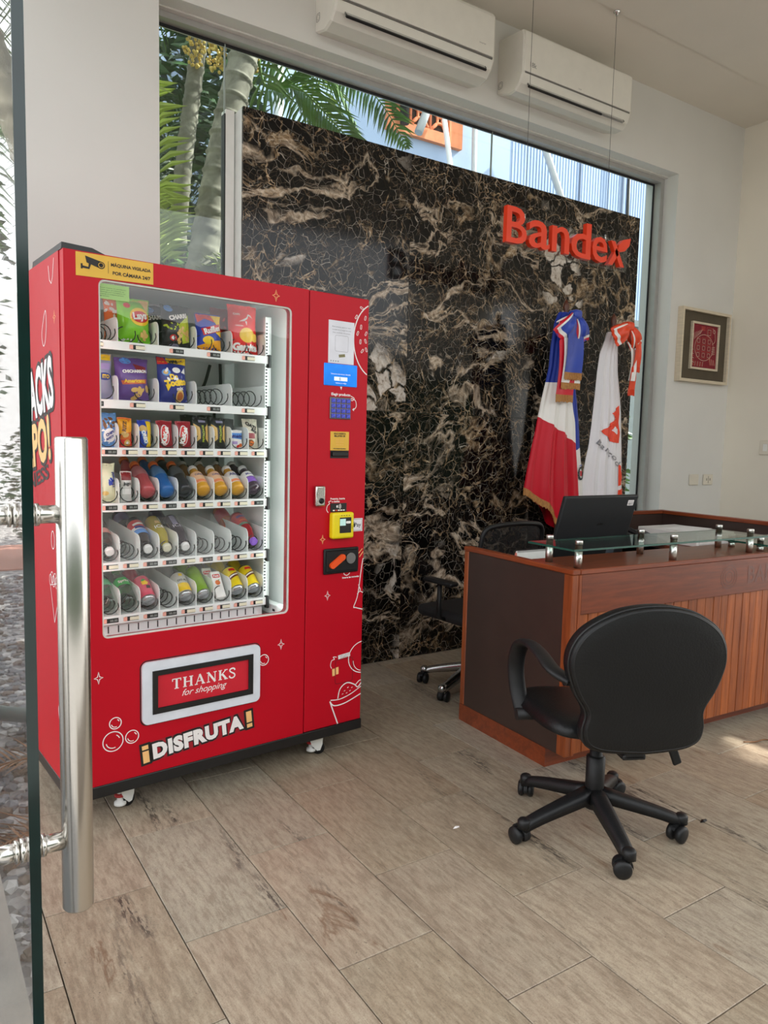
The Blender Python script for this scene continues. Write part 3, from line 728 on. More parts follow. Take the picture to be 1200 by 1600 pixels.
    b = MB()
    for i in range(160):
        a = rnd.uniform(0, 6.3); h = rnd.uniform(.5, 1.95); q = .35 * rnd.random(); s_ = rnd.uniform(.05, .11)
        b.add([(-s_, 0, 0), (0, -s_ * .4, 0), (s_, 0, -.02), (0, s_ * .4, 0)], [(0, 1, 2, 3)], 0, False, T(q * math.cos(a), q * math.sin(a), h) @ RZ(a) @ RX(rnd.uniform(-1, 1)))
    obj('foliage', b, LEAF, t)
garden()

# ------------------------------------------------------------------ vending machine
MX, MY, MA = .463, 2.67, rad(4.881)
MM = T(MX, MY, 0) @ RZ(MA)
RED = mat('red_vinyl', (190, 8, 32), .40, var=.03, scale=2.5, spec=.25)
REDS = mat('red_vinyl_flap', (206, 26, 46), .5, var=.05)
LINER = mat('white_liner', (236, 240, 237), .45, var=.03, scale=4)
SHELFM = mat('white_shelf_enamel', (240, 242, 240), .35, var=.02)
WPRINT = mat('white_print', (245, 240, 238), .5, var=.02)
OPRINT = mat('pale_orange_print', (250, 196, 128), .5, var=.05)
KPRINT = mat('black_print', (24, 20, 20), .5, var=.1)
YPRINT = mat('yellow_print', (226, 178, 60), .45, var=.04)
WIRE = mat('black_coated_wire', (24, 25, 26), .35, var=.1)
PINKT = mat('pink_tag', (242, 176, 158), .5, var=.08, scale=60)
CREAMT = mat('cream_tag', (238, 232, 206), .5, var=.04)
GREENN = mat('green_paper', (160, 196, 124), .6, var=.05)
COLX = [.069 + .0754 * k for k in range(11)]         # column lines of the narrow rows
WIDX = [.069 + .1508 * k for k in range(6)]
SHZ = [1.735, 1.525, 1.352, 1.148, .929, .728]       # shelf tops, top row first
SD = .12                                             # depth of the shelf fronts

def front(u, z, lift=0): return (u, -.0012 - lift, z)
def side(x, z, lift=0): return (-.0012 - lift, -x, z)     # left flank: x runs towards the front
def frame_plate(b, X0, X1, Z0, Z1, inner, y0, y1, mi=0):
    """plate with a hole; the hole outline has 4 equal corner arcs starting at the upper right"""
    n = len(inner); q = n // 4; oc = [(X1, Z1), (X0, Z1), (X0, Z0), (X1, Z0)]
    outer = [oc[i // q] for i in range(n)]
    for y in (y0, y1):
        vs = [(x, y, z) for x, z in outer] + [(x, y, z) for x, z in inner]
        b.add(vs, [(i, (i + 1) % n, n + (i + 1) % n, n + i) for i in range(n) if outer[i] != outer[(i + 1) % n]] +
              [(i, n + (i + 1) % n, n + i) for i in range(n) if outer[i] == outer[(i + 1) % n]], mi)
    vs = [(x, y0, z) for x, z in inner] + [(x, y1, z) for x, z in inner]
    b.add(vs, [(i, (i + 1) % n, n + (i + 1) % n, n + i) for i in range(n)], mi, True)
    vs = [(x, y0, z) for x, z in oc] + [(x, y1, z) for x, z in oc]
    b.add(vs, [(i, (i + 1) % 4, 4 + (i + 1) % 4, 4 + i) for i in range(4)], mi)
def spark(fl, cx, cz, r, w, mi=0):
    pts = []
    for k in range(4):
        a = PI / 2 * k; b_ = a + PI / 4
        pts += [(cx + r * math.cos(a) * (1 if k % 2 else .8), cz + r * math.sin(a) * 1.15), (cx + r * .28 * math.cos(b_), cz + r * .32 * math.sin(b_))]
    fl.stroke(pts, w, mi, 0, True)

def serif(fl, st, cx, cz, w, h):
    """capital letters with thick and thin strokes and slab serifs"""
    th, tn, sf = .20, .085, .10
    G = {'T': (.85, [((.42, 0), (.42, 1), th), ((.0, .96), (.84, .96), tn), ((.03, .96), (.03, .74), tn), ((.81, .96), (.81, .74), tn), ((.22, .04), (.62, .04), tn)]),
         'H': (1.0, [((.2, 0), (.2, 1), th), ((.8, 0), (.8, 1), th), ((.2, .5), (.8, .5), tn)] + [((x - .18, z), (x + .18, z), tn) for x in (.2, .8) for z in (.04, .96)]),
         'A': (1.0, [((.12, 0), (.48, 1), tn), ((.46, 1), (.86, 0), th), ((.25, .34), (.72, .34), tn), ((-.02, .04), (.28, .04), tn), ((.66, .04), (1.02, .04), tn)]),
         'N': (1.0, [((.17, 0), (.17, 1), tn), ((.14, 1), (.86, 0), th), ((.84, 0), (.84, 1), tn), ((0, .04), (.34, .04), tn), ((0, .96), (.22, .96), tn), ((.68, .96), (1.0, .96), tn)]),
         'K': (.95, [((.2, 0), (.2, 1), th), ((.24, .42), (.80, .98), tn), ((.42, .56), (.84, .02), th), ((.02, .04), (.38, .04), tn), ((.02, .96), (.38, .96), tn), ((.62, .96), (.96, .96), tn), ((.62, .04), (1.0, .04), tn)]),
         'S': (.70, None)}
    gap = .16; tot = sum(G[c][0] for c in st) + gap * (len(st) - 1); k = w / tot; x = cx - w / 2
    for c in st:
        P = lambda p: (x + p[0] * k, cz - h / 2 + p[1] * h)
        if c == 'S':
            fl.stroke([P(p) for p in smoothpath([(.60, .76), (.55, .92), (.34, .98), (.12, .90), (.10, .72), (.30, .56), (.52, .42), (.60, .24), (.48, .06), (.26, .02), (.08, .12), (.06, .28)], 5)], .13 * k)
        else:
            for p, q, t_ in G[c][1]: fl.stroke([P(p), P(q)], t_ * (k if abs(p[0] - q[0]) < .5 * abs(p[1] - q[1]) + .3 and p[1] != q[1] else h))
        x += (G[c][0] + gap) * k
def vending_machine():
    t = thing('vending_machine', 'tall red vending machine with a lit glass front full of snacks and drinks', 'vending machine', MM)
    W, D, Z0, Z1 = 1.257, .60, .145, 2.005
    wx0, wx1, wz0, wz1 = .115, .873, .679, 1.924
    # outer shell
    b = MB(); b.box(0, .02, .048, D, Z0, Z1); b.box(W - .02, W, .048, D, Z0, Z1); b.box(.02, W - .02, D - .02, D, Z0, Z1)
    b.box(.02, W - .02, .048, D - .02, Z1 - .02, Z1); b.box(.02, W - .02, .048, D - .02, Z0, Z0 + .02)
    obj('cabinet_shell', b, RED, t)
    b = MB(); b.rbox(-.002, W + .002, -.004, D, .10, .145, .004); obj('base', b, BLACKM, t, label='black steel base')
    b = MB(); b.prism([(.0, Z1), (.002, Z1 + .022), (.10, Z1 + .018), (.15, Z1)], lambda x, z, y: (x, y, z), .012, .40)
    obj('top_cap', b, BLACKM, t, label='black cap on the roof'); b = MB()
    b.prism([(1.02, Z1), (1.05, Z1 + .014), (1.23, Z1 + .014), (1.25, Z1)], lambda x, z, y: (x, y, z), .02, .40)
    obj('top_cap', b, BLACKM, t, label='black cap on the roof')
    # front: glazed door and control column
    b = MB(); frame_plate(b, .003, .950, Z0, Z1, rrect(wx0, wx1, wz0, wz1, .022, 5), 0, .045); obj('door_panel', b, RED, t)
    b = MB(); b.rbox(.956, W - .002, 0, .045, Z0, Z1, .003, 1); obj('control_panel', b, RED, t)
    b = MB(); b.box(.945, .961, .012, .044, Z0, Z1); b.box(.004, .02, .0455, .048, Z0, Z1); obj('seam', b, GASKET, t)
    b = MB(); inner = rrect(wx0 + .006, wx1 - .006, wz0 + .006, wz1 - .006, .017, 5); frame_plate(b, wx0 - .002, wx1 + .002, wz0 - .002, wz1 + .002, inner, .004, .012)
    obj('window_seal', b, mat('pale_seal', (214, 216, 208), .5), t)
    b = MB(); b.box(wx0, wx1, .010, .016, wz0, wz1); obj('window_pane', b, GLASS, t)
    # liner
    b = MB(); lx0, lx1, lz0, lz1, ld = .024, .898, .60, 1.962, .56
    b.box(lx0, lx0 + .004, .046, ld, lz0, lz1); b.box(lx1, lx1 + .004, .046, ld, lz0, lz1); b.box(lx0, lx1, ld, ld + .004, lz0, lz1)
    b.box(lx0, lx1, .046, ld, lz1, lz1 + .004); b.box(lx0, lx1, .046, ld, lz0, lz0 + .004)
    b.box(.873, .898, .045, .049, lz0, lz1)
    obj('liner', b, LINER, t)
    # LED strips behind both door jambs light the shelves
    for x in (.090, .893):
        b = MB(); b.box(x - .004, x + .004, .052, .060, .70, 1.93); obj('led_strip', b, mat('led_tube', (236, 250, 246), .4, emit=24.0, var=.0), t, label='white LED strip inside the door')
    # slotted rails
    b = MB(); b.box(.834, .862, .150, .165, .70, 1.90); b.box(.850, .862, .150, .42, .70, 1.90)
    r = obj('slotted_rail', b, SHELFM, t)
    b = MB(); z = .75
    while z < 1.88:
        b.box(.8365, .8445, .1493, .151, z, z + .006); z += .0135
    o = obj('rail_slots', b, GASKET, r); o['kind'] = 'stuff'
    b = MB(); b.rbox(.852, .893, .070, .20, .655, .700, .004); b.box(.8515, .853, .08, .1, .672, .682, 1); obj('corner_box', b, [SHELFM, GASKET], t)
    b = MB(); b.box(.03, .82, .135, .150, .650, .699)
    x = .10
    while x < .81: b.box(x, x + .004, .1335, .136, .662, .688, 1); x += .0377
    obj('slotted_apron', b, [SHELFM, GASKET], t)
    b = MB(); b.box(.03, .89, .2, .5, .606, .612); obj('drop_floor', b, mat('dark_drop_floor', (90, 94, 96), .6), t)
    # cables on the back liner
    b = MB()
    for pts in ([(.58, .50, 1.71), (.60, .51, 1.63), (.66, .51, 1.59), (.72, .51, 1.62), (.75, .50, 1.72)], [(.80, .52, 1.90), (.81, .52, 1.6), (.78, .52, 1.5), (.80, .52, 1.2), (.79, .52, .8)], [(.60, .5, 1.33), (.66, .51, 1.26), (.72, .5, 1.33)]):
        b.tube(smoothpath(pts, 8), .007, 6)
    obj('cable', b, WIRE, t)
    # ------- shelves with dividers, coils and tags
    R_ = .034
    def coil_mesh(turns, R0, pitch=.045):
        mb = MB(); n = 14; pts = []
        for i in range(int(turns * n) + 1):
            a = 2 * PI * i / n + PI * .35
            pts.append((R0 * math.sin(a), pitch * i / n, R0 * math.cos(a)))
        mb.tube(pts, .0021, 5); return mesh('coil', mb, WIRE)
    big = coil_mesh(6, .033, .052); wide = coil_mesh(6, .030, .05); nar = coil_mesh(7, .029, .045)
    def divider_mesh(h, dep, rise):
        mb = MB(); pr = [(0, 0), (dep, 0), (dep, h + rise)]
        for k in range(6):
            a = rad(90 + 90 * k / 5); pr.append((.03 + .03 * math.cos(a), h - .03 + .03 * math.sin(a)))
        mb.prism(pr, lambda y, z, x: (x, y, z), -.0012, .0012); return mesh('divider', mb, LINER)
    dv_hi, dv_mid, dv_lo = divider_mesh(.092, .36, .0), divider_mesh(.092, .36, .012), divider_mesh(.098, .36, .03)
    tagp = MB(); tagp.box(-.0065, .0065, -.0008, .0008, -.0075, .0075); pinkme = mesh('code_tag', tagp, PINKT)
    tagc = MB(); tagc.rbox(-.0175, .0175, -.001, .001, -.0065, .0065, .0009, 1); crme = mesh('price_tag', tagc, CREAMT)
    tagd = MB(); tagd.box(-.016, .016, -.0008, .0008, -.0075, .0075)
    fl = Flat(lambda x, z, l=0: (x, -.0012, z)); fl.text('88.88', 0, 0, h=.009, weight=.01); tagd.add(fl.mb.v, fl.mb.f, 1); dkme = mesh('price_display', tagd, [KPRINT, mat('lcd_segments', (150, 156, 152), .5)])
    tagk = MB(); tagk.box(-.026, .026, -.0004, .0004, -.0085, .0085); blme = mesh('tag_backing', tagk, GASKET)
    rows = [('wide', SHZ[0]), ('wide', SHZ[1])] + [('narrow', z) for z in SHZ[2:]]
    rnd = random.Random(5)
    for ri, (kind, z) in enumerate(rows):
        b = MB(); b.box(.034, .834, SD, SD + .38, z - .006, z); b.rbox(.034, .832, SD - .004, SD + .004, z - .030, z + .002, .0015, 1)
        sh = obj('shelf', b, SHELFM, t)
        bm_ = MB(); bm_.rbox(.829, .842, SD - .010, SD + .012, z - .045, z + .008, .003); obj('shelf_latch', bm_, GASKET, sh)
        lines = WIDX if kind == 'wide' else COLX
        for i, x in enumerate(lines):
            if x < .13: continue
            me = dv_hi if ri < 2 else (dv_mid if ri < 4 else dv_lo)
            obj('divider', me, None, sh, T(x, SD + .006, z))
        for i in range(len(lines) - 1):
            x0, x1 = lines[i], lines[i + 1]; xc = (x0 + x1) / 2
            if x1 < .17: continue
            if kind == 'wide':
                if ri == 0:
                    obj('coil', wide, None, sh, T(x0 + .038, SD + .012, z + .033)); obj('coil', wide, None, sh, T(x1 - .036, SD + .012, z + .033))
                else: obj('coil', big, None, sh, T(x1 - .046, SD + .012, z + .036))
            else: obj('coil', nar, None, sh, T(xc + .004, SD + .010, z + .033))
            xt = (x0 + .035 if kind == 'wide' else x0 + .005)
            obj('tag_backing', blme, None, sh, T(xt + .034, SD - .0044, z - .0145))
            obj('code_tag', pinkme, None, sh, T(xt + .010, SD - .0054, z - .0145))
            if rnd.random() < .75: obj('price_tag', crme, None, sh, T(xt + .044, SD - .0056, z - .015))
            else: obj('price_display', dkme, None, sh, T(xt + .042, SD - .0056, z - .0145))
    # ------- casters
    for x, y in ((.215, .085), (1.065, .075), (.215, .50), (1.065, .50)):
        c = obj('caster', MB().box(-.035, .035, -.035, .035, .088, .10), BLACKM, t, T(x, y, 0))
        b = MB()
        for q in (-1, 1): b.prism([(-.035, .088), (.03, .088), (.028, .05), (.018, .022), (.004, .02), (-.02, .045)], lambda x_, z_, y_: (x_, y_, z_), q * .019 - .002, q * .019 + .002)
        b.lathe([(.020, .074), (.033, .076), (.034, .088), (.022, .088)], 16, 0)
        obj('fork', b, WHITEP, c)
        b = MB(); b.lathe([(.012, -.012), (.025, -.012), (.0275, -.008), (.0275, .008), (.025, .012), (.012, .012)], 22, 0, T(.012, 0, .0275) @ RX(PI / 2)); obj('wheel', b, BLACKP, c)
        b = MB(); b.lathe([(.016, .030), (.021, .032), (.021, .040), (.016, .042)], 16, 0, T(-.020, 0, .018)); obj('levelling_wheel', b, mat('red_foot', (170, 36, 36), .5), c)
        b = MB(); b.lathe([(.018, .014), (.022, .016), (.022, .026), (.012, .030), (.010, .085)], 16, 0, T(-.020, 0, .0)); obj('levelling_foot', b, WHITEP, c)
        c.rotation_euler.z = rad(20 if x < .5 else -25)
    # ------- dispensing flap
    b = MB(); frame_plate(b, .252, .735, .336, .571, rrect(.291, .700, .374, .534, .004, 5), -.010, .0)
    b2 = MB(); ro = rrect(.252, .735, .336, .571, .022, 5); ri = rrect(.289, .702, .372, .536, .004, 5); n = len(ro)
    vs = [(x, -.012, z) for x, z in ro] + [(x, -.012, z) for x, z in ri] + [(x, 0, z) for x, z in ro] + [(x, .002, z) for x, z in ri]
    b2.add(vs, [(i, (i + 1) % n, n + (i + 1) % n, n + i) for i in range(n)] + [(i, (i + 1) % n, 2 * n + (i + 1) % n, 2 * n + i) for i in range(n)] + [(n + i, n + (i + 1) % n, 3 * n + (i + 1) % n, 3 * n + i) for i in range(n)])
    obj('chute_frame', b2, mat('pale_grey_frame', (222, 226, 234), .4), t)
    b = MB(); frame_plate(b, .289, .702, .372, .536, rrect(.309, .684, .392, .517, .003, 5), -.016, .0); fr = obj('chute_rim', b, BLACKM, t)
    b = MB(); b.box(.307, .686, -.0075, .0, .390, .519); flp = obj('chute_flap', b, REDS, t, label='red flap reading THANKS for shopping')
    fl = Flat(lambda x, z, l=0: (x, -.0082, z)); serif(fl, 'THANKS', .497, .472, .262, .040); fl.text('for shopping', .497, .428, w=.185, weight=.0, shear=.45)
    obj('lettering', fl.mb, WPRINT, flp)
    fl = Flat(front); fl.stroke(rrect(.248, .739, .332, .575, .025, 5), .004, 0, 0, True); obj('frame_outline', fl.mb, KPRINT, t)
    # ------- stickers and line drawings on the front
    fl = Flat(front); fl.poly([(.042, 1.924), (.304, 1.930), (.304, 2.003), (.042, 2.001)])
    st = obj('camera_sticker', fl.mb, YPRINT, t, label='yellow surveillance sticker')
    fl = Flat(lambda x, z, l=0: (x, -.0020 - l, z)); fl.text('MÁQUINA VIGILADA', .226, 1.976, w=.138, weight=.03); fl.text('POR CÁMARA 24/7', .228, 1.950, w=.131, weight=.03)
    fl.stroke([(.148, 1.945), (.148, 1.985)], .0012)
    fl.poly([(.072, 1.992), (.077, 1.970), (.118, 1.958), (.132, 1.978)]); fl.poly(ell(.124, 1.968, .013, .012, 18))
    fl.stroke(ell(.124, 1.968, .0085, .008, 16), .0018, 1, .0004, True); fl.poly([(.058, 1.965), (.058, 1.948), (.064, 1.948), (.064, 1.965)]); fl.stroke([(.062, 1.955), (.084, 1.953), (.088, 1.968)], .0075)
    obj('sticker_print', fl.mb, [KPRINT, YPRINT], st)
    b = MB(); b.box(.1175, .222, .0092, .0098, 1.861, 1.912); gn = obj('paper_note', b, GREENN, t, label='green printed note behind the glass')
    fl = Flat(lambda x, z, l=0: (x, .0089, z))
    for k, ww in enumerate((.088, .082, .086, .080, .03)): fl.text(('favor retirar su producto', 'hasta que el resorte se', 'detenga por completo no', 'empuje la maquina gracias', 'gracias')[k], .1225, 1.898 - k * .0068, h=.004, w=ww, anchor='l')
    obj('note_print', fl.mb, KPRINT, gn)
    for sx_, sz_, sr_, sm_ in ((.797, 1.960, .020, 1), (.099, .542, .019, 0), (.837, .552, .019, 0), (1.034, .978, .017, 1), (1.064, .732, .018, 0)):
        fl = Flat(front); spark(fl, sx_, sz_, sr_, .003, sm_); obj('spark_drawing', fl.mb, [WPRINT, OPRINT], t)
    for cx, cz, r in ((.147, .299, .036), (.216, .301, .024), (.156, .365, .021), (.757, .499, .022)):
        fl = Flat(front); fl.stroke(ell(cx, cz, r, r, 32), .0035, 0, 0, True); fl.stroke(ell(cx, cz, r * .68, r * .68, 14, 190, 290), .003); fl.stroke(ell(cx, cz, r * .68, r * .68, 5, 20, 60), .003)
        obj('bubble_drawing', fl.mb, WPRINT, t)
    # DISFRUTA, slanting up to the right
    rot = math.atan2(.045, .455); fl = Flat(front)
    fl.poly(rot2([(-.235, -.04), (.235, -.04), (.235, .04), (-.235, .04)], .479, .243, rot * 0 + rad(5.6)), 1, 0)
    sl = obj('slogan_backing', fl.mb, [REDS, mat('deep_red_print', (160, 14, 34), .5)], t)
    fl = Flat(front); wp = None
    for wt, mi, lf in ((.115, 0, .0004), (.045, 1, .0012)):
        V, F, bw, bh = text2d('DISFRUTA', wt, 0, 1.06)
    def slogan(mi, wt, lf, grow):
        fl.text('DISFRUTA', .479, .243, w=.375 + grow, h=.062 + grow * .9, mi=mi, lift=lf, rot=rad(5.6), weight=wt, sp=1.12)
        for sx in (-1, 1):
            cx, cz = .479 + sx * .214 * math.cos(rad(5.6)), .243 + sx * .214 * math.sin(rad(5.6))
            g = grow / 2; up = -sx
            fl.poly(rot2([(-.012 - g, up * -.010 - g), (.012 + g, up * -.010 - g), (.012 + g, up * -.010 + g), (-.012 - g, up * -.010 + g)], cx, cz, rad(5.6)) if False else
                    rot2([(-.012 - g, -.034 - g), (.012 + g, -.034 - g), (.012 + g, .034 + g), (-.012 - g, .034 + g)], cx, cz, rad(5.6)), mi if mi == 0 else 2, lf)
            if mi: fl.poly(rot2([(-.013, up * .012), (.013, up * .012), (.013, up * .018), (-.013, up * .018)], cx, cz, rad(5.6)), 0, lf + .0004)
    slogan(0, .11, .0004, .018); slogan(1, .066, .0012, 0)
    obj('slogan_lettering', fl.mb, [KPRINT, WPRINT, OPRINT], t, label='chunky white DISFRUTA lettering')
    # line drawings on the control column
    fl = Flat(front); XR = 1.2535
    fl.stroke([p for p in ell(1.30, 1.832, .125, .16, 60) if p[0] < XR], .005)
    for x, z, a in ((1.215, 1.985 - .02, -.4), (1.235, 1.925, 1.3), (1.187, 1.925, 1.0), (1.213, 1.885, 1.5), (1.196, 1.857, 1.2), (1.24, 1.86, 1.1), (1.211, 1.823, 1.5), (1.238, 1.828, 2.0), (1.222, 1.785, .9), (1.243, 1.792, 2.0)):
        fl.stroke(rot2(rrect(-.009, .009, -.0035, .0035, .003, 3), x, z, a), .0022, 0, 0, True)
    obj('cookie_drawing', fl.mb, WPRINT, t)
    fl = Flat(front); fl.stroke(smoothpath([(XR, .88), (1.246, .862), (1.225, .72), (1.205, .668), (1.215, .662), (XR, .65)], 6), .004); fl.stroke([(1.222, .722), (1.236, .735), (XR, .726)], .004); fl.stroke([(1.228, .765), (1.240, .738)], .004)
    fl.stroke([(1.225, .905), (1.245, .925)], .004, 1); fl.stroke([(1.23, .888), (1.25, .912)], .004, 1)
    obj('cup_drawing', fl.mb, [WPRINT, OPRINT], t)
    fl = Flat(front); fl.stroke([p for p in ell(1.262, .432, .080, .072, 48) if p[0] < XR], .004); fl.stroke(ell(1.258, .42, .05, .05, 8, 180, 260), .003)
    obj('donut_drawing', fl.mb, WPRINT, t)
    fl = Flat(front); fl.stroke([(1.130, .147), (1.086, .257)], .006); fl.stroke(smoothpath([(1.086, .258), (1.11, .234), (1.17, .236), (XR, .262)], 8), .005); fl.stroke(smoothpath([(1.09, .262), (1.14, .258), (1.20, .272), (XR, .296)], 8), .004)
    fl.stroke(smoothpath([(1.128, .262), (1.14, .305), (1.175, .326), (1.215, .312), (1.235, .296), (XR, .312)], 8), .005); fl.stroke(smoothpath([(1.22, .305), (1.24, .322), (XR, .326)], 6), .004)
    for x, z in ((1.16, .29), (1.178, .302), (1.19, .285), (1.172, .278), (1.20, .298), (1.15, .277)): fl.stroke([(x, z), (x + .007, z + .003)], .0025)
    obj('popcorn_drawing', fl.mb, WPRINT, t)
    # left flank lettering and drawings (x runs towards the front, x=0 at the front edge of the flank)
    fl = Flat(side)
    for mi, wt, lf, gr in ((0, .09, 0, .03), (1, .04, .0008, 0)):
        fl.text('SNACKS', -.385, 1.545, w=.50 + gr, h=.185 + gr, mi=mi, lift=lf, rot=rad(9), weight=wt, sp=1.05)
        fl.text('REPO!', -.405, 1.355, w=.44 + gr, h=.165 + gr, mi=(2 if mi else 0), lift=lf + .0002, rot=rad(9), weight=wt, sp=1.05)
    fl.text('NESS', -.36, 1.235, w=.3, h=.055, mi=0, lift=0, rot=rad(12), weight=.03)
    obj('flank_lettering', fl.mb, [KPRINT, WPRINT, OPRINT], t, label='chunky white and orange lettering on the flank')
    fl = Flat(side)
    fl.stroke([(-.10, 1.99), (-.118, 1.93), (-.135, 1.91), (-.158, 1.925), (-.172, 1.975)], .004); obj('flank_drawing', fl.mb, [WPRINT, OPRINT], t); fl = Flat(side); fl.stroke(smoothpath([(-.25, 1.80), (-.22, 1.83), (-.21, 1.79), (-.225, 1.73), (-.255, 1.71), (-.275, 1.75)], 5, True), .004, 0, 0, True)
    obj('flank_drawing', fl.mb, [WPRINT, OPRINT], t); fl = Flat(side)
    fl.stroke(ell(-.175, 1.02, .022, .032, 24), .004, 0, 0, True)
    obj('flank_drawing', fl.mb, [WPRINT, OPRINT], t); fl = Flat(side)
    fl.stroke([(-.17, .72), (-.13, .79), (-.12, .87), (-.22, .85), (-.17, .72)], .004)
    for k in range(5): fl.stroke(ell(-.135 - .02 * k, .87 + .012 * (k % 2), .018, .02, 12), .003, 0, 0, True)
    obj('flank_drawing', fl.mb, [WPRINT, OPRINT], t); fl = Flat(side)
    fl.stroke(smoothpath([(-.06, .58), (-.10, .60), (-.12, .55), (-.11, .48), (-.06, .46)], 6), .004); fl.stroke([(-.09, .20), (-.14, .41), (-.05, .36)], .005); fl.stroke(smoothpath([(-.14, .41), (-.11, .45), (-.06, .43)], 6), .004)
    obj('flank_drawing', fl.mb, [WPRINT, OPRINT], t); fl = Flat(side); spark(fl, -.105, 1.795, .02, .003, 1); obj('spark_drawing', fl.mb, [WPRINT, OPRINT], t); fl = Flat(side); spark(fl, -.12, 1.36, .02, .003, 1)
    obj('flank_drawing', fl.mb, [WPRINT, OPRINT], t)
    # ------- controls
    b = MB(); b.box(1.047, 1.177, -.0022, 0, 1.722, 1.898); p = obj('info_card', b, mat('white_card', (228, 228, 236), .5), t, label='white information card')
    fl = Flat(lambda x, z, l=0: (x, -.003, z))
    for k, s_ in enumerate(('Escanea para ver', 'nuestros y sugerencias', 'haz pedido Escanea')): fl.text(s_, 1.112, 1.872 - k * .012, w=.095 - .006 * (k == 2), h=.0065, mi=1)
    fl.stroke(rrect(1.080, 1.146, 1.772, 1.838, .006, 3), .001, 1, 0, True)
    fl.poly(rot2([(-.016, -.006), (.016, -.006), (.016, .006), (-.016, .006)], 1.115, 1.755, .15), 2)
    for k in range(4): fl.poly(ell(1.060 + k * .012, 1.731, .003, .003, 8), 1)
    obj('card_print', fl.mb, [KPRINT, mat('grey_print', (140, 140, 148), .5), mat('khaki_print', (130, 124, 84), .5)], p)
    b = MB(); b.rbox(1.026, 1.196, -.004, .0, 1.628, 1.720, .002, 1); p = obj('display_screen', b, mat('lit_blue_screen', (22, 120, 222), .2, emit=.75, var=.28, scale=9), t, label='blue display showing 0')
    fl = Flat(lambda x, z, l=0: (x, -.0046 - l, z)); fl.poly([(1.077, 1.650), (1.144, 1.650), (1.144, 1.666), (1.077, 1.666)], 0); fl.text('0', 1.106, 1.658, h=.012, mi=1, lift=.0005, weight=.01)
    fl.text('Seleccione el producto deseado', 1.11, 1.677, w=.10, mi=0); fl.text('ingrese su codigo', 1.112, 1.640, w=.055, mi=0)
    obj('screen_readout', fl.mb, [mat('screen_white', (235, 245, 255), .4, emit=.6), KPRINT], p)
    fl = Flat(front); fl.text('Elegir producto', 1.115, 1.592, w=.098, weight=.03); fl.stroke(smoothpath([(1.166, 1.590), (1.185, 1.580), (1.172, 1.570), (1.168, 1.58), (1.19, 1.572), (1.196, 1.552), (1.19, 1.538), (1.178, 1.532)], 8), .003)
    fl.poly([(1.110, 1.626), (1.116, 1.612), (1.120, 1.626)]); fl.poly([(1.185, 1.540), (1.174, 1.533), (1.184, 1.526)])
    obj('instruction_lettering', fl.mb, WPRINT, t); fl = Flat(front)
    fl.text('Presenta, inserta', 1.108, 1.150, w=.075, weight=.03); fl.text('o desliza', 1.098, 1.139, w=.04, weight=.03)
    fl.stroke(smoothpath([(1.075, 1.142), (1.062, 1.138), (1.066, 1.13), (1.056, 1.122), (1.052, 1.105), (1.060, 1.092)], 8), .003)
    obj('instruction_lettering', fl.mb, WPRINT, t); fl = Flat(front)
    fl.text('Inserte las monedas', 1.185, .803, w=.09, weight=.03); fl.stroke(smoothpath([(1.148, .832), (1.150, .818), (1.165, .812), (1.180, .822)], 6), .003)
    obj('instruction_lettering', fl.mb, WPRINT, t)
    b = MB(); b.rbox(1.058, 1.166, -.005, 0, 1.489, 1.582, .003, 1); p = obj('keypad', b, mat('keypad_plate', (120, 112, 108), .4, .6), t)
    kb = MB(); kb.rbox(-.0095, .0095, -.003, .003, -.0085, .0085, .0015, 1); km = mesh('key', kb, mat('key_blue_backlit', (70, 78, 190), .35, emit=.18, var=.4, scale=160))
    for i in range(4):
        for j in range(4): obj('key', km, None, p, T(1.074 + i * .0255, -.0065, 1.5665 - j * .0212))
    b = MB(); b.box(1.065, 1.160, -.0022, 0, 1.357, 1.437); p = obj('bill_sticker', b, YPRINT, t, label='yellow banknote notice')
    fl = Flat(lambda x, z, l=0: (x, -.003 - l, z)); fl.text('SOLO INSERTA', 1.112, 1.428, w=.062, weight=.03); fl.text('BILLETES DE', 1.112, 1.418, w=.056, weight=.03); fl.text('NO DOBLES ESQUINAS', 1.112, 1.364, w=.064, weight=.03)
    for k in range(3): fl.text('RD$ 100 50', 1.112, 1.402 - k * .0105, w=.038, mi=1)
    obj('sticker_print', fl.mb, [KPRINT, mat('peach_print', (240, 186, 110), .5)], p)
    b = MB(); b.box(1.066, 1.160, -.002, .0, 1.324, 1.356); b.rbox(1.072, 1.154, -.014, -.002, 1.332, 1.352, .003, 1); obj('bill_slot', b, BLACKM, t)
    b = MB(); b.rbox(.985, 1.033, -.022, 0, 1.122, 1.208, .006); p = obj('lock_handle', b, STEEL, t)
    b = MB(); b.lathe([(.001, -.002), (.012, -.001), (.012, .002), (.0, .002)], 18, 0, T(1.012, -.0225, 1.145) @ RX(PI / 2)); b.box(1.010, 1.014, -.0265, -.024, 1.137, 1.153, 1); obj('lock_cylinder', b, [mat('dark_lock', (50, 50, 52), .3, .8), BLACKM], p)
    b = MB(); b.box(1.071, 1.154, -.003, 0, 1.094, 1.131); p = obj('contactless_pad', b, BLACKM, t)
    fl = Flat(lambda x, z, l=0: (x, -.0038, z)); fl.poly(ell(1.104, 1.117, .004, .006, 12)); [fl.stroke(ell(1.106, 1.117, .008 + .005 * k, .008 + .004 * k, 8, -45, 45), .0022) for k in range(3)]
    for k in range(5): fl.poly(rrect(1.082 + k * .013, 1.092 + k * .013, 1.098, 1.103, .001, 2), 0 if k != 1 else 1)
    obj('pad_print', fl.mb, [WPRINT, mat('red_print', (210, 60, 40), .5)], p)
    b = MB(); b.rbox(1.064, 1.176, -.034, 0, .980, 1.093, .010, 3); p = obj('card_reader', b, mat('yellow_reader', (236, 214, 20), .4, var=.04), t, label='yellow card reader')
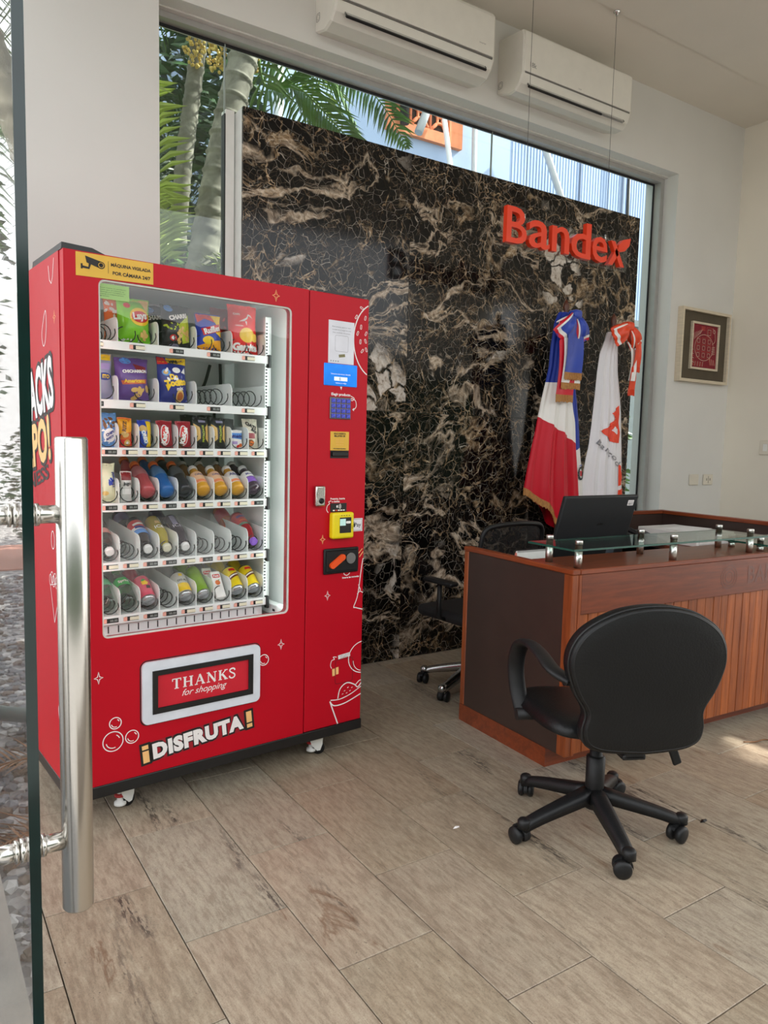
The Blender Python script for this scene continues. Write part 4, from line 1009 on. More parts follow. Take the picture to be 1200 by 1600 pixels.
    fl = Flat(lambda x, z, l=0: (x, -.0348 - l, z)); fl.poly(rrect(1.098, 1.158, 1.005, 1.072, .003, 2), 0); fl.poly([(1.099, 1.037), (1.129, 1.037), (1.129, 1.066), (1.099, 1.066)], 1, .0004); fl.poly(rrect(1.130, 1.156, 1.045, 1.056, .005, 3), 2, .0004)
    for k in range(4): fl.poly(ell(1.108 + k * .013, 1.080, .0022, .0022, 8), 0)
    fl.text('PAY', 1.164, 1.03, h=.006, mi=0, rot=PI / 2); obj('reader_screen', fl.mb, [KPRINT, mat('screen_pale', (190, 226, 220), .4, emit=.35), WPRINT], p)
    b = MB(); b.box(1.173, 1.242, -.002, 0, 1.004, 1.061); p = obj('pay_sticker', b, mat('white_sticker', (238, 236, 240), .5), t, label='white contactless payment sticker')
    fl = Flat(lambda x, z, l=0: (x, -.0026 - l, z)); fl.stroke(rrect(1.177, 1.238, 1.008, 1.057, .003, 2), .0012, 0, 0, True); fl.text('Pay', 1.216, 1.030, w=.034, weight=.008)
    fl.poly([(1.184, 1.031), (1.185, 1.037), (1.189, 1.040), (1.193, 1.0385), (1.197, 1.040), (1.200, 1.037), (1.1985, 1.034), (1.199, 1.030), (1.2005, 1.028), (1.197, 1.022), (1.193, 1.0235), (1.189, 1.022), (1.185, 1.026)]); fl.poly([(1.193, 1.041), (1.194, 1.045), (1.198, 1.047), (1.197, 1.043)])
    obj('sticker_print', fl.mb, KPRINT, p)
    b = MB(); b.rbox(1.037, 1.219, -.012, 0, .826, .937, .006); b.rbox(1.046, 1.210, -.014, -.010, .835, .928, .004, 1); p = obj('coin_panel', b, BLACKP, t)
    b = MB(); b.prism(rot2(rrect(-.045, .042, -.013, .013, .0125, 5), 1.102, .882, rad(33)), lambda x, z, y: (x, y, z), -.026, -.014); obj('return_lever', b, mat('orange_lever', (240, 84, 26), .35, var=.04), p, label='orange coin return lever')
    b = MB(); b.lathe([(.0, -.002), (.022, -.002), (.024, .0), (.024, .004)], 24, 0, T(1.172, -.016, .890) @ RX(PI / 2)); b.box(1.153, 1.191, -.0190, -.0180, .888, .891, 1); obj('coin_slot', b, [mat('worn_steel', (150, 150, 150), .35, .9), BLACKM], p)
    # small service door low on the column
    fl = Flat(front); fl.stroke(rrect(1.112, 1.205, .330, .438, .010, 4), .0025, 0, 0, True); fl.poly(rot2([(-.032, -.009), (.032, -.009), (.032, .009), (-.032, .009)], 1.158, .452, .09), 1)
    for k in range(2): fl.poly(rot2([(-.008, -.016), (.006, -.016), (.008, .016), (-.006, .016)], 1.103 + k * .019, .386 + .004 * k, .1), 2)
    fl.stroke(smoothpath([(1.118, .452), (1.10, .455), (1.106, .444), (1.092, .44), (1.086, .42), (1.092, .405)], 6), .003, 1)
    fl.text('COMO TE SIENTES', 1.158, .455, w=.05, mi=3, lift=.0004, rot=.09); fl.text('ESCRIBENOS', 1.158, .447, w=.04, mi=3, lift=.0004, rot=.09)
    obj('service_hatch', fl.mb, [mat('dark_red_line', (110, 8, 22), .5), WPRINT, OPRINT, KPRINT], t)
    return t
vending_machine()

# ------------------------------------------------------------------ goods in the machine
def colour(name, c, rough=.35, coat=.2, var=.08): return mat(name, c, rough, 0, var, 30, coat=coat)
class Bag:
    def __init__(s, w, h, d, seed=0, lean=0.): s.w, s.h, s.d, s.seed, s.lean = w, h, d, seed, lean
    def pt(s, x, z, lift=0., back=False):
        """point of the front (or back) skin above local (x, z)"""
        a = max(-1, min(1, 2 * x / s.w)); t = max(0, min(1, z / s.h))
        seal = .07
        e = 0 if t < seal or t > 1 - seal else math.sin(PI * (t - seal) / (1 - 2 * seal)) ** .45
        full = s.d * e * max(0, 1 - abs(a) ** 2.4) ** .7 * (1.15 - .35 * t)
        full += .0022 * noise.noise((x * 55 + s.seed, z * 45, 1.7)) * (1 if e > 0 else .6) + .0012 * math.sin(x * 900) * (1 if e == 0 else 0)
        xs = x * (1 - .06 * e - .03 * t) + .003 * noise.noise((s.seed, z * 20, 2))
        y = (full + .0004 if back else -full - .0004 - lift)
        return (xs, y + z * s.lean, z + (.004 * noise.noise((x * 40, s.seed, 4)) if t > .9 else 0))
    def body(s, m):
        b = MB(); b.grid(15, 19, lambda u, v: s.pt((u - .5) * s.w, v * s.h)); b.grid(15, 19, lambda u, v: s.pt((u - .5) * s.w, v * s.h, 0, True))
        n = len(b.v) // 2
        return b
def bag(name, label, cat, row, u, w, h, d, m, arts=(), texts=(), dep=.0, lean=.10, group=None, yaw=0., seed=None):
    """arts: (kind, params, material); texts: (string, x, z, width, rot, weight, material)"""
    bg = Bag(w, h, d, seed if seed is not None else u * 37, lean)
    M = MM @ T(u, SD + .030 + d + dep, SHZ[row] + .0015) @ RZ(yaw)
    o = obj(name, bg.body(m), m, None, M); tag(o, label, cat, group)
    ms = []; fl = Flat(lambda x, z, l=0: bg.pt(x, z, .0010 + l))
    def mi(mm):
        if mm not in ms: ms.append(mm)
        return ms.index(mm)
    for k, (kind, p, mm) in enumerate(arts):
        lf = .0004 * k
        if kind == 'ell': fl.poly(ell(p[0], p[1], p[2], p[3], 26), mi(mm), lf, .012)
        elif kind == 'poly': fl.poly(p, mi(mm), lf, .012)
        elif kind == 'rect': fl.poly([(p[0], p[2]), (p[1], p[2]), (p[1], p[3]), (p[0], p[3])], mi(mm), lf, .012)
        elif kind == 'scat':                       # scattered chips or flakes
            rr = random.Random(p[5])
            for _ in range(p[4]):
                x, z = rr.uniform(p[0], p[1]), rr.uniform(p[2], p[3]); r_ = rr.uniform(.5, 1) * p[6]
                fl.poly(rot2(ell(0, 0, r_, r_ * .6, 9), x, z, rr.uniform(0, 3)), mi(mm), lf + .0002 * _ / p[4], None)
    if arts: obj('printed_artwork', fl.mb, ms, o)
    if texts:
        ms2 = []; f2 = Flat(lambda x, z, l=0: bg.pt(x, z, .0034 + l))
        for k, (st, x, z, ww, rt, wt, mm) in enumerate(texts):
            if mm not in ms2: ms2.append(mm)
            f2.text(st, x, z, w=ww, mi=ms2.index(mm), rot=rt, weight=wt, lift=.0003 * k)
        obj('printed_lettering', f2.mb, ms2, o)
    return o
def bottle(name, label, cat, row, k, prof, m, parts=(), cap=None, capm=None, tilt=34, flip=False, text=None, dep=0., group=None, du=0., base_h=.034):
    """prof: lathe outline of the body; parts: (part name, outline, material); reclining on its shelf"""
    th = rad(tilt); u = (COLX[k] + COLX[k + 1]) / 2 + .003 + du
    ln = max(z for r, z in prof + (cap or []))
    zax = Vector((0, math.cos(th), math.sin(th))); y = Vector((0, math.sin(th), -math.cos(th))); x = Vector((1, 0, 0))
    org = Vector((u, SD + .026 + dep, SHZ[row] + base_h + dep * .12))
    if flip: org = org + zax * ln; zax = -zax; x = -x
    M = MM @ Matrix(((x.x, y.x, zax.x, org.x), (x.y, y.y, zax.y, org.y), (x.z, y.z, zax.z, org.z), (0, 0, 0, 1)))
    o = obj(name, MB().lathe(prof, 22), m, None, M); tag(o, label, cat, group)
    for nm, pr, mm in parts: obj(nm, MB().lathe(pr, 22, cap=False), mm, o)
    if cap: obj('cap', MB().lathe(cap, 18), capm, o)
    if text:
        ms = []; 
        for (st, z, r, ww, rt, mm) in text:
            fl = Flat(lambda a, b_, l=0: ((r + .0012) * math.sin(a / r), -(r + .0012) * math.cos(a / r), z + b_))
            if isinstance(st, str): fl.text(st, 0, 0, w=ww, rot=rt, weight=.02)
            else: fl.poly(st, 0, 0, .008)
            obj('printed_lettering' if isinstance(st, str) else 'printed_motif', fl.mb, mm, o)
    return o
def goods():
    G1 = 'goods on the top shelf'; G2 = 'goods on the second shelf'; G3 = 'goods on the third shelf'; G4 = 'goods on the fourth shelf'; G5 = 'goods on the fifth shelf'; G6 = 'goods on the bottom shelf'
    cW = WIDX
    wc = lambda i: (cW[i] + cW[i + 1]) / 2
    green = colour('bag_green', (124, 200, 26)); white = colour('print_white', (246, 244, 240)); red = colour('print_red', (206, 26, 34)); yel = colour('print_yellow', (248, 206, 30))
    black = colour('bag_black', (30, 30, 32)); lime = colour('print_lime', (184, 200, 48)); tan = colour('print_potato', (224, 184, 104)); blue = colour('bag_blue', (34, 62, 176)); orange = colour('bag_orange', (222, 110, 36))
    redbag = colour('bag_red', (222, 34, 34)); brick = colour('bag_dark_red', (128, 22, 30)); purple = colour('bag_purple', (100, 66, 140)); navy = colour('bag_navy', (34, 44, 130)); grey = colour('bag_grey_violet', (150, 148, 176)); brown = colour('print_brown', (116, 74, 40)); sky = colour('print_sky', (90, 150, 220)); lilac = colour('print_lilac', (176, 152, 204))
    # top shelf
    bag('chip_bag', 'bright green chip bag with a red and yellow oval logo', 'chips', 0, wc(1) + .004, .128, .172, .034, green,
        [('rect', (-.06, .06, .158, .166), lime), ('poly', [(.02, .168), (.062, .168), (.055, .125), (.045, .13)], tan), ('ell', (.018, .103, .042, .034), yel), ('ell', (.018, .103, .036, .022), red), ('ell', (-.03, .142, .013, .010), red), ('scat', (.015, .045, .02, .05, 5, 3, .016), tan), ('scat', (-.05, .05, .012, .018, 8, 8, .006), white)],
        [('Lays', .018, .103, .060, .12, .05, white)], group=G1)
    bag('chip_bag', 'orange chip bag behind the bright green one', 'chips', 0, wc(1) - .022, .120, .178, .026, orange, [('scat', (-.055, -.02, .06, .16, 14, 5, .012), white)], dep=.085, group=G1)
    bag('chip_bag', 'black and lime chip bag with slanted white lettering, in front', 'chips', 0, wc(2) + .016, .118, .168, .032, black,
        [('poly', [(.0, .09), (.052, .135), (.052, .03), (.02, .02)], lime), ('ell', (-.03, .152, .018, .013), sky), ('ell', (-.02, .040, .014, .012), red), ('ell', (-.02, .040, .008, .007), white), ('scat', (.0, .05, .01, .08, 12, 6, .012), tan), ('scat', (-.05, .03, .07, .10, 10, 9, .008), lime), ('ell', (-.01, .012, .022, .006), grey)],
        [('CHARRI', .004, .122, .080, .22, .06, white)], group=G1)
    bag('chip_bag', 'second black chip bag, peeking out behind its twin', 'chips', 0, wc(2) - .030, .110, .168, .026, black, [('ell', (-.03, .150, .018, .013), sky), ('scat', (-.05, .0, .02, .09, 10, 16, .009), lime)], [('CHARRI', -.012, .120, .074, .15, .06, white)], dep=.08, group=G1)
    bag('chip_bag', 'blue and yellow chip bag with a red wavy top', 'chips', 0, wc(3) + .000, .112, .150, .030, blue,
        [('poly', [(-.055, .146), (.056, .146), (.05, .128), (.02, .118), (-.02, .130), (-.05, .112)], redbag), ('poly', [(.01, .146), (.056, .146), (.05, .06), (.02, .075), (.03, .11)], yel), ('poly', [(-.052, .0), (.052, .0), (.052, .05), (.0, .042), (-.02, .025), (-.052, .02)], colour('print_amber', (244, 172, 30))), ('ell', (-.012, .045, .024, .016), yel), ('poly', rot2([(-.046, -.014), (.046, -.014), (.046, .014), (-.046, .014)], .006, .088, .28), red)],
        [('Ruffles', .006, .088, .078, .28, .05, white)], group=G1)
    bag('chip_bag', 'large red chip bag with a white crane and round yellow chips', 'chips', 0, wc(4) + .004, .136, .205, .036, redbag,
        [('ell', (.005, .082, .036, .030), colour('print_chip', (232, 190, 70))), ('ell', (.042, .074, .020, .017), colour('print_chip2', (244, 204, 84))), ('poly', [(-.03, .135), (-.005, .138), (.012, .150), (.018, .163), (.026, .160), (.040, .150), (.028, .166), (.016, .170), (.008, .155), (-.005, .148)], white), ('poly', [(-.002, .138), (.004, .120), (.007, .138)], white)],
        [('Garrita', .0, .034, .112, .0, .06, white), ('shine', -.01, .010, .075, .0, .03, white), ('CHIPS', -.038, .165, .03, 0, .03, white), ('CHEDDAR', -.03, .118, .034, 0, .03, white)], group=G1)
    bag('chip_bag', 'dark red chip bag behind the large red one', 'chips', 0, wc(4) - .042, .120, .195, .028, brick, [('scat', (-.055, .0, .04, .17, 12, 4, .008), redbag)], dep=.085, group=G1)
    # second shelf
    bag('chip_bag', 'grey-violet chip bag with a yellow top, half hidden by the window frame', 'chips', 1, wc(0) + .012, .128, .168, .032, grey, [('rect', (-.06, .06, .145, .166), yel), ('poly', [(-.03, .13), (.06, .135), (.05, .11), (-.04, .115)], lilac), ('ell', (.03, .085, .03, .014), navy)], [('ITO', .035, .085, .03, 0, .04, yel)], group=G2)
    bag('chip_bag', 'purple pork-rind bag with white lettering and golden pieces', 'chips', 1, wc(1) - .004, .132, .162, .034, purple,
        [('ell', (-.024, .150, .022, .012), sky), ('poly', [(-.05, .075), (.055, .085), (.05, .068), (-.045, .06)], colour('print_rust', (206, 96, 60))), ('scat', (-.005, .055, .012, .05, 9, 11, .018), tan), ('poly', [(.0, .14), (.055, .13), (.05, .105), (.01, .12)], brick)],
        [('CHICHARRON', .006, .112, .100, .06, .05, white), ('Americano', .002, .076, .085, .06, .03, yel)], group=G2)
    bag('chip_bag', 'dark bag behind the purple pork-rind bag', 'chips', 1, wc(1) + .034, .10, .150, .024, colour('bag_indigo', (44, 34, 86)), [('scat', (.0, .05, .10, .14, 6, 2, .008), yel)], dep=.09, group=G2)
    bag('chip_bag', 'navy snack-mix bag with a yellow top band and bold yellow lettering', 'chips', 1, wc(2) + .002, .122, .178, .034, navy,
        [('poly', [(-.058, .158), (.060, .150), (.060, .176), (-.058, .176)], yel), ('poly', [(-.060, .148), (-.02, .15), (-.03, .176), (-.060, .176)], redbag), ('ell', (-.032, .118, .016, .013), sky), ('ell', (-.034, .118, .009, .008), tan), ('ell', (.010, .128, .018, .011), white), ('poly', [(.03, .12), (.05, .14), (.052, .115)], white), ('ell', (.022, .030, .017, .026), tan), ('ell', (.022, .028, .013, .017), colour('print_tea', (176, 96, 30))), ('poly', [(-.04, .07), (-.015, .075), (-.03, .045)], yel), ('scat', (-.05, .05, .09, .14, 7, 21, .008), white)],
        [('MAS', .005, .162, .036, 0, .05, black), ('De', -.004, .102, .034, .1, .07, yel), ('Todito', .004, .080, .094, .15, .07, yel), ('mix', .02, .058, .03, .15, .03, white)], group=G2)
    # third shelf (narrow columns)
    nc = lambda k: (COLX[k] + COLX[k + 1]) / 2
    lb = colour('wrap_light_blue', (104, 156, 214))
    bag('cookie_pack', 'light blue mini-cookie pack at the left end of the third shelf', 'cookies', 2, nc(1) + .012, .076, .128, .024, lb, [('scat', (-.03, .03, .075, .11, 12, 3, .010), brown), ('ell', (.005, .045, .024, .026), white), ('scat', (-.035, .035, .01, .10, 16, 7, .006), white)], [('CHIPS', .005, .052, .036, .5, .05, navy), ('AHOY', .005, .036, .036, .5, .05, navy)], group=G3)
    bag('cracker_pack', 'orange and red cracker pack with a yellow upright name', 'crackers', 2, nc(2) + .0, .056, .112, .020, orange, [('rect', (-.026, .026, .0, .03), redbag), ('poly', [(-.027, .05), (.027, .06), (.027, .105), (-.027, .105)], colour('print_amber', (244, 172, 30))), ('ell', (.006, .018, .012, .012), tan), ('ell', (.006, .018, .005, .005), white), ('scat', (-.02, .0, .02, .06, 3, 5, .014), tan)], [('RITZ', -.006, .080, .040, 1.4, .05, brown)], group=G3)
    bag('cookie_pack', 'blue and yellow sandwich-cookie pack', 'cookies', 2, nc(3) - .002, .054, .106, .020, blue, [('poly', [(.008, .0), (.026, .0), (.026, .10), (.004, .10)], yel), ('ell', (-.010, .072, .014, .014), tan), ('poly', rot2([(-.026, -.008), (.026, -.008), (.026, .008), (-.026, .008)], -.004, .040, 1.9), sky)], [('OREO', -.004, .042, .050, 1.9 + PI, .06, white)], group=G3)
    for k, lbl in ((4, 'red wafer-bar pack, left of the two alike'), (5, 'red wafer-bar pack with a brown lower half, right of the two alike')):
        bag('wafer_pack', lbl, 'candy', 2, nc(k) + .002, .066, .106, .018, colour('wrap_crimson', (158, 22, 40)), [('ell', (-.004, .050, .018, .040), white), ('ell', (-.004, .050, .015, .036), redbag)] + ([('rect', (-.030, -.006, .0, .045), brown)] if k == 5 else []), [('KitKat', -.004, .050, .066, 1.35, .06, white)], group=G3)
    for k, lbl in ((6, 'black pistachio bag with green lettering, left of the two alike'), (7, 'black pistachio bag with green lettering, right of the two alike')):
        bag('nut_bag', lbl, 'nuts', 2, nc(k) + .001, .066, .124, .022, black, [('poly', [(-.032, .10), (-.012, .085), (-.010, .04), (-.032, .02)], tan), ('poly', [(.032, .10), (.014, .085), (.012, .04), (.032, .02)], tan), ('rect', (-.012, .02, .104, .112), grey)], [('PISTACHOS', .002, .060, .066, PI / 2, .03, lime)], group=G3)
        bag('nut_bag', 'black bag lying behind the pistachio bags, column %s' % ('nearest the wafer packs' if k == 6 else 'nearest the fruit snacks'), 'nuts', 2, nc(k) - .01, .07, .135, .024, black, dep=.085, group=G3)
    bag('snack_pouch', 'small white and blue fruit-snack pouch', 'candy', 2, nc(8) + .002, .062, .078, .018, white, [('poly', [(-.030, .045), (.030, .040), (.030, .066), (-.030, .066)], sky), ('rect', (-.028, .0, .02, .032), lilac), ('ell', (.016, .016, .009, .008), orange), ('ell', (.004, .012, .007, .006), redbag)], [('Welchs', .0, .053, .052, .04, .06, navy)], group=G3)
    bag('snack_pouch', 'grey pouch standing behind the fruit snacks', 'candy', 2, nc(8) + .0, .07, .125, .02, colour('pouch_grey', (120, 124, 128)), dep=.075, group=G3)
    bag('granola_bag', 'crumpled cream granola bag at the right end of the third shelf', 'granola', 2, nc(9) - .002, .072, .126, .026, colour('bag_cream', (224, 216, 196)), [('rect', (-.024, .010, .045, .068), colour('print_maroon', (142, 60, 66))), ('ell', (-.012, .025, .018, .016), brown), ('scat', (-.024, .002, .015, .035, 6, 5, .006), orange)], [('OATS', -.004, .098, .05, -.5, .05, black), ('&co', .006, .078, .03, -.5, .05, black)], group=G3)
    # fourth shelf: reclining bottles, base to the front
    GB = [(.012, 0), (.026, .002), (.030, .010), (.0315, .05), (.029, .066), (.0315, .082), (.031, .115), (.024, .145), (.0165, .158), (.0165, .166)]
    GC = [(.018, .166), (.019, .168), (.019, .186), (.017, .189)]
    OC = colour('cap_orange', (226, 110, 40)); WC = colour('cap_white', (236, 236, 234)); PC = colour('cap_purple', (134, 84, 190))
    def drink(nm, c): return mat(nm, c, .12, 0, .12, 18, coat=.5)
    bag('drink_pouch', 'cream drink carton with a blue flower, at the left end of the fourth shelf', 'drink', 3, nc(1) + .008, .066, .145, .022, colour('carton_cream', (226, 226, 190)), [('scat', (.0, .02, .07, .09, 7, 3, .009), blue), ('ell', (-.01, .035, .013, .008), tan)], [('Limmaid', .022, .085, .055, PI / 2, .04, navy)], group=G4)
    bag('juice_box', 'small white juice box with a red-brown top', 'drink', 3, nc(2) + .002, .044, .115, .016, colour('carton_white', (214, 212, 206)), [('rect', (-.02, .02, .082, .112), brick), ('rect', (-.018, .018, .03, .05), white)], [('jugo', 0, .068, .03, 0, .04, black)], group=G4)
    for k, c, nm, lbl in ((3, (176, 72, 78), 'drink_pink_red', 'pinkish red sports drink bottle'), (4, (20, 96, 168), 'drink_blue', 'blue sports drink bottle with an orange cap'), (5, (30, 32, 40), 'drink_black', 'black sports drink bottle with an orange cap')):
        bottle('sports_bottle', lbl, 'bottle', 3, k, GB, drink(nm, c), [('label_band', [(.0318, .086), (.0312, .116), (.0245, .146)], colour(nm + '_label', tuple(int(x * .6 + 60) for x in c)))], GC, OC, 33, group=G4)
        bottle('sports_bottle', lbl.split(' with')[0] + ', second in its column', 'bottle', 3, k, GB, drink(nm, c), [], GC, OC, 34, dep=.113, du=-.004, group=G4)
    JB = [(.012, 0), (.026, .002), (.029, .010), (.029, .075), (.026, .100), (.0165, .122), (.0165, .130)]; JC = [(.0185, .130), (.0195, .132), (.0195, .146), (.0175, .149)]
    for k, lbl, st in ((6, 'orange juice bottle with a pink label, leftmost of three', 'Cafelio'), (7, 'orange juice bottle with a pink label, middle of three', 'Cafelio'), (8, 'orange juice bottle with a white label, rightmost of three', 'Alba')):
        bottle('juice_bottle', lbl, 'bottle', 3, k, JB, drink('drink_orange', (206, 150, 34)), [('label_band', [(.0293, .030), (.0293, .076), (.0265, .099)], colour('label_peach' if k < 8 else 'label_pale', (240, 196, 156) if k < 8 else (226, 220, 214))), ('label_stripe', [(.0296, .034), (.0296, .048)], colour('label_coral', (240, 142, 96)))], JC, WC, 36, text=[(st, .078, .029, .036, 0, navy)], group=G4)
        bottle('juice_bottle', lbl.replace('juice bottle', 'juice bottle in second place').split(' with')[0] + ', column %s' % ('one', 'two', 'three')[k - 6], 'bottle', 3, k, JB, drink('drink_orange_shaded', (150, 100, 40)), [], JC, colour('cap_white_shaded', (186, 184, 182)), 37, dep=.100, du=-.004, group=G4)  # second-row liquid and cap: shelf shade put into darker colours
    bottle('juice_bottle', 'dark bottle with a purple label at the right end of the fourth shelf', 'bottle', 3, 9, JB, drink('drink_plum', (52, 34, 50)), [('label_band', [(.0293, .030), (.0293, .062)], colour('label_purple', (136, 92, 190))), ('label_top', [(.0292, .064), (.0292, .076), (.0265, .099)], white)], JC, WC, 36, text=[('Mora', .080, .028, .032, 0, navy)], group=G4)
    bottle('juice_bottle', 'dark bottle behind the purple-labelled one', 'bottle', 3, 9, JB, drink('drink_plum', (52, 34, 50)), [], JC, WC, 37, dep=.100, du=-.004, group=G4)
    # fifth shelf: bottles lying with caps to the front
    SB = [(.018, 0), (.028, .003), (.031, .012), (.031, .10), (.029, .125), (.0145, .172), (.0145, .182)]; SC = [(.0165, .180), (.017, .182), (.017, .196), (.015, .198)]
    clear = glass_mat('clear_bottle', (.74, .74, .72), .10)
    clear2 = glass_mat('clear_bottle_green', (.80, .86, .82), .10)
    bottle('soda_bottle', 'clear brownish bottle at the left end of the fifth shelf', 'bottle', 4, 1, SB, glass_mat('clear_bottle_brown', (.62, .56, .54), .12), [('label_band', [(.0315, .08), (.0315, .11)], colour('label_salmon', (220, 150, 140)))], SC, WC, 30, True, du=.006, group=G5)
    bottle('soda_bottle', 'dark cola bottle with a red, white and blue label', 'bottle', 4, 3, SB, drink('drink_cola', (34, 22, 22)), [('label_band', [(.0315, .030), (.0315, .075)], red), ('label_band', [(.0316, .075), (.0316, .092)], white), ('label_band', [(.0317, .092), (.0317, .108), (.0305, .118)], sky)], SC, WC, 27, True, text=[([(-.02, -.006), (.02, -.012), (.02, .004), (-.02, .010)], .082, .0317, 0, 0, navy), ([(-.024, -.006), (.024, .002), (.022, .014), (-.02, .008)], .052, .0317, 0, 0, white)], group=G5)
    bottle('soda_bottle', 'second cola bottle behind the red-white-blue one', 'bottle', 4, 3, SB, drink('drink_cola', (34, 22, 22)), [('label_band', [(.0315, .03), (.0315, .08)], grey)], SC, WC, 28, True, dep=.135, du=-.010, group=G5)
    bottle('soda_bottle', 'yellow-green sparkling drink bottle with pale lettering', 'bottle', 4, 4, SB, drink('drink_chartreuse', (176, 160, 44)), [], SC, colour('cap_ivory', (226, 222, 196)), 28, True, text=[('ICE', .085, .031, .036, PI, white), ([(-.008, -.010), (.008, -.010), (.010, .008), (-.010, .008)], .056, .031, 0, 0, tan)], group=G5)
    bottle('soda_bottle', 'dark purple sparkling drink bottle with a white cap', 'bottle', 4, 5, SB, drink('drink_grape', (44, 28, 46)), [], SC, WC, 28, True, text=[('ICE', .085, .031, .036, PI, colour('print_silver', (190, 186, 196))), ([(-.006, -.03), (.014, -.03), (.014, .03), (-.006, .03)], .045, .031, 0, 0, grey)], group=G5)
    bottle('soda_bottle', 'dark purple bottle behind its white-capped twin', 'bottle', 4, 5, SB, drink('drink_grape', (44, 28, 46)), [], SC, WC, 28, True, dep=.135, du=-.010, group=G5)
    bottle('soda_bottle', 'red fruit drink bottle with a purple cap at the right end', 'bottle', 4, 9, SB, drink('drink_cherry', (150, 26, 34)), [('label_band', [(.0315, .02), (.0315, .085)], colour('label_fruit', (196, 50, 56))), ('label_band', [(.0317, .085), (.0317, .100)], colour('label_teal', (112, 140, 120)))], SC, PC, 28, True, text=[([(-.024, -.01), (.024, -.002), (.022, .012), (-.02, .006)], .04, .0317, 0, 0, purple), ([(-.02, -.004), (.02, .0), (.02, .006), (-.02, .004)], .068, .0317, 0, 0, orange)], group=G5)
    bottle('soda_bottle', 'orange fruit drink bottle behind the red one', 'bottle', 4, 9, SB, drink('drink_tangerine', (196, 92, 36)), [('label_band', [(.0315, .03), (.0315, .09)], colour('label_fruit', (196, 50, 56)))], SC, PC, 28, True, dep=.135, du=-.018, group=G5)
    # bottom shelf: cans and bottles
    CAN = [(.022, 0), (.026, .004), (.0305, .012), (.0305, .108), (.026, .118), (.026, .121)]; TALL = [(.022, 0), (.025, .004), (.029, .010), (.029, .138), (.024, .150), (.024, .153)]
    SILV = mat('can_silver', (200, 202, 206), .25, .9, .05)
    def can(label, k, prof, body, arts, tilt=36, dep=0., du=0.):
        o = bottle('drink_can', label, 'can', 5, k, [prof[0], prof[1], prof[2]], SILV, [('can_body', prof[2:4] + [(prof[4][0] + .002, prof[4][1] - .003)], body), ('can_rim', [(prof[4][0] + .002, prof[4][1] - .003), prof[5], (prof[5][0] - .003, prof[5][1] - .003), (.001, prof[5][1] - .003)], SILV)], None, None, tilt, dep=dep, du=du, group=G6, text=arts)
        return o
    SP = [(.018, 0), (.027, .003), (.031, .014), (.031, .08), (.031, .105), (.026, .135), (.0145, .165), (.0145, .178)]
    spg = colour('label_leaf_green', (52, 170, 76))
    bottle('soda_bottle', 'clear bottle with a pale green label at the left end of the bottom shelf', 'bottle', 5, 1, SP, clear2, [('label_band', [(.0315, .085), (.0315, .104), (.029, .118)], colour('label_pale_green', (110, 190, 140)))], [(.0165, .178), (.017, .192)], spg, 34, du=.006, group=G6)
    bottle('soda_bottle', 'clear bottle with a bright green label and white lettering', 'bottle', 5, 2, SP, clear2, [('label_band', [(.0315, .078), (.0315, .105), (.029, .120)], spg)], [(.0165, .178), (.017, .192)], spg, 34, text=[('Sprite', .096, .0313, .042, .12, white)], group=G6)
    can('pink can with a lemon picture', 3, CAN, colour('can_pink', (226, 88, 112)), [([(-.012, -.010), (.006, -.012), (.014, .002), (.0, .012), (-.014, .006)], .075, .0307, 0, 0, yel), ([(-.002, -.012), (.016, -.010), (.016, .006), (.0, .004)], .055, .0309, 0, 0, black), ([(-.014, .006), (-.004, .014), (.006, .010), (-.004, .002)], .080, .0309, 0, 0, spg)], 36)
    can('pink can behind the one with the lemon picture', 3, CAN, colour('can_rose', (196, 70, 94)), None, 37, .104, -.010)
    can('grey and yellow coconut water can with black lettering', 5, CAN, colour('can_pale_grey', (206, 206, 198)), [([(-.028, -.020), (.028, -.020), (.028, .020), (-.028, .020)], .034, .0307, 0, 0, yel), ('GO AL', .070, .0307, .040, 0, black), ([(-.008, -.007), (.006, -.007), (.008, .006), (-.006, .007)], .098, .0307, 0, 0, yel)], 36)
    can('grey can behind the coconut water', 5, CAN, colour('can_dark_grey', (150, 152, 150)), None, 37, .104, -.010)
    can('tall plain green can', 6, TALL, colour('can_green', (134, 176, 46)), None, 34)
    can('tall green can behind the first green one', 6, TALL, colour('can_green', (134, 176, 46)), None, 35, .106, -.010)
    for dep, lbl, du in ((0., 'white juice carton with a peach picture', 0.), (.06, 'white juice carton behind the one with the peach picture', -.012)):
        b = MB(); b.rbox(-.021, .021, -.016, .016, 0, .118, .002, 1)
        th = rad(54); o = obj('juice_carton', b, white, None, MM @ T(nc(7) + .002 + du, SD + .030 + dep, SHZ[5] + .012 + dep * .1) @ RX(-(PI / 2 - th))); tag(o, lbl, 'carton', G6)
        fl = Flat(lambda x, z, l=0: (x, -.0166 - l, z)); fl.poly(rrect(-.016, .016, .088, .104, .004, 3), 0); fl.poly(ell(.0, .066, .011, .011, 16), 1); fl.poly([(.004, .078), (.012, .080), (.006, .072)], 2); obj('printed_artwork', fl.mb, [red, orange, spg], o)
        fl = Flat(lambda x, z, l=0: (x, -.0174, z)); fl.text('Petit', 0, .096, w=.024, weight=.03); obj('printed_lettering', fl.mb, white, o)
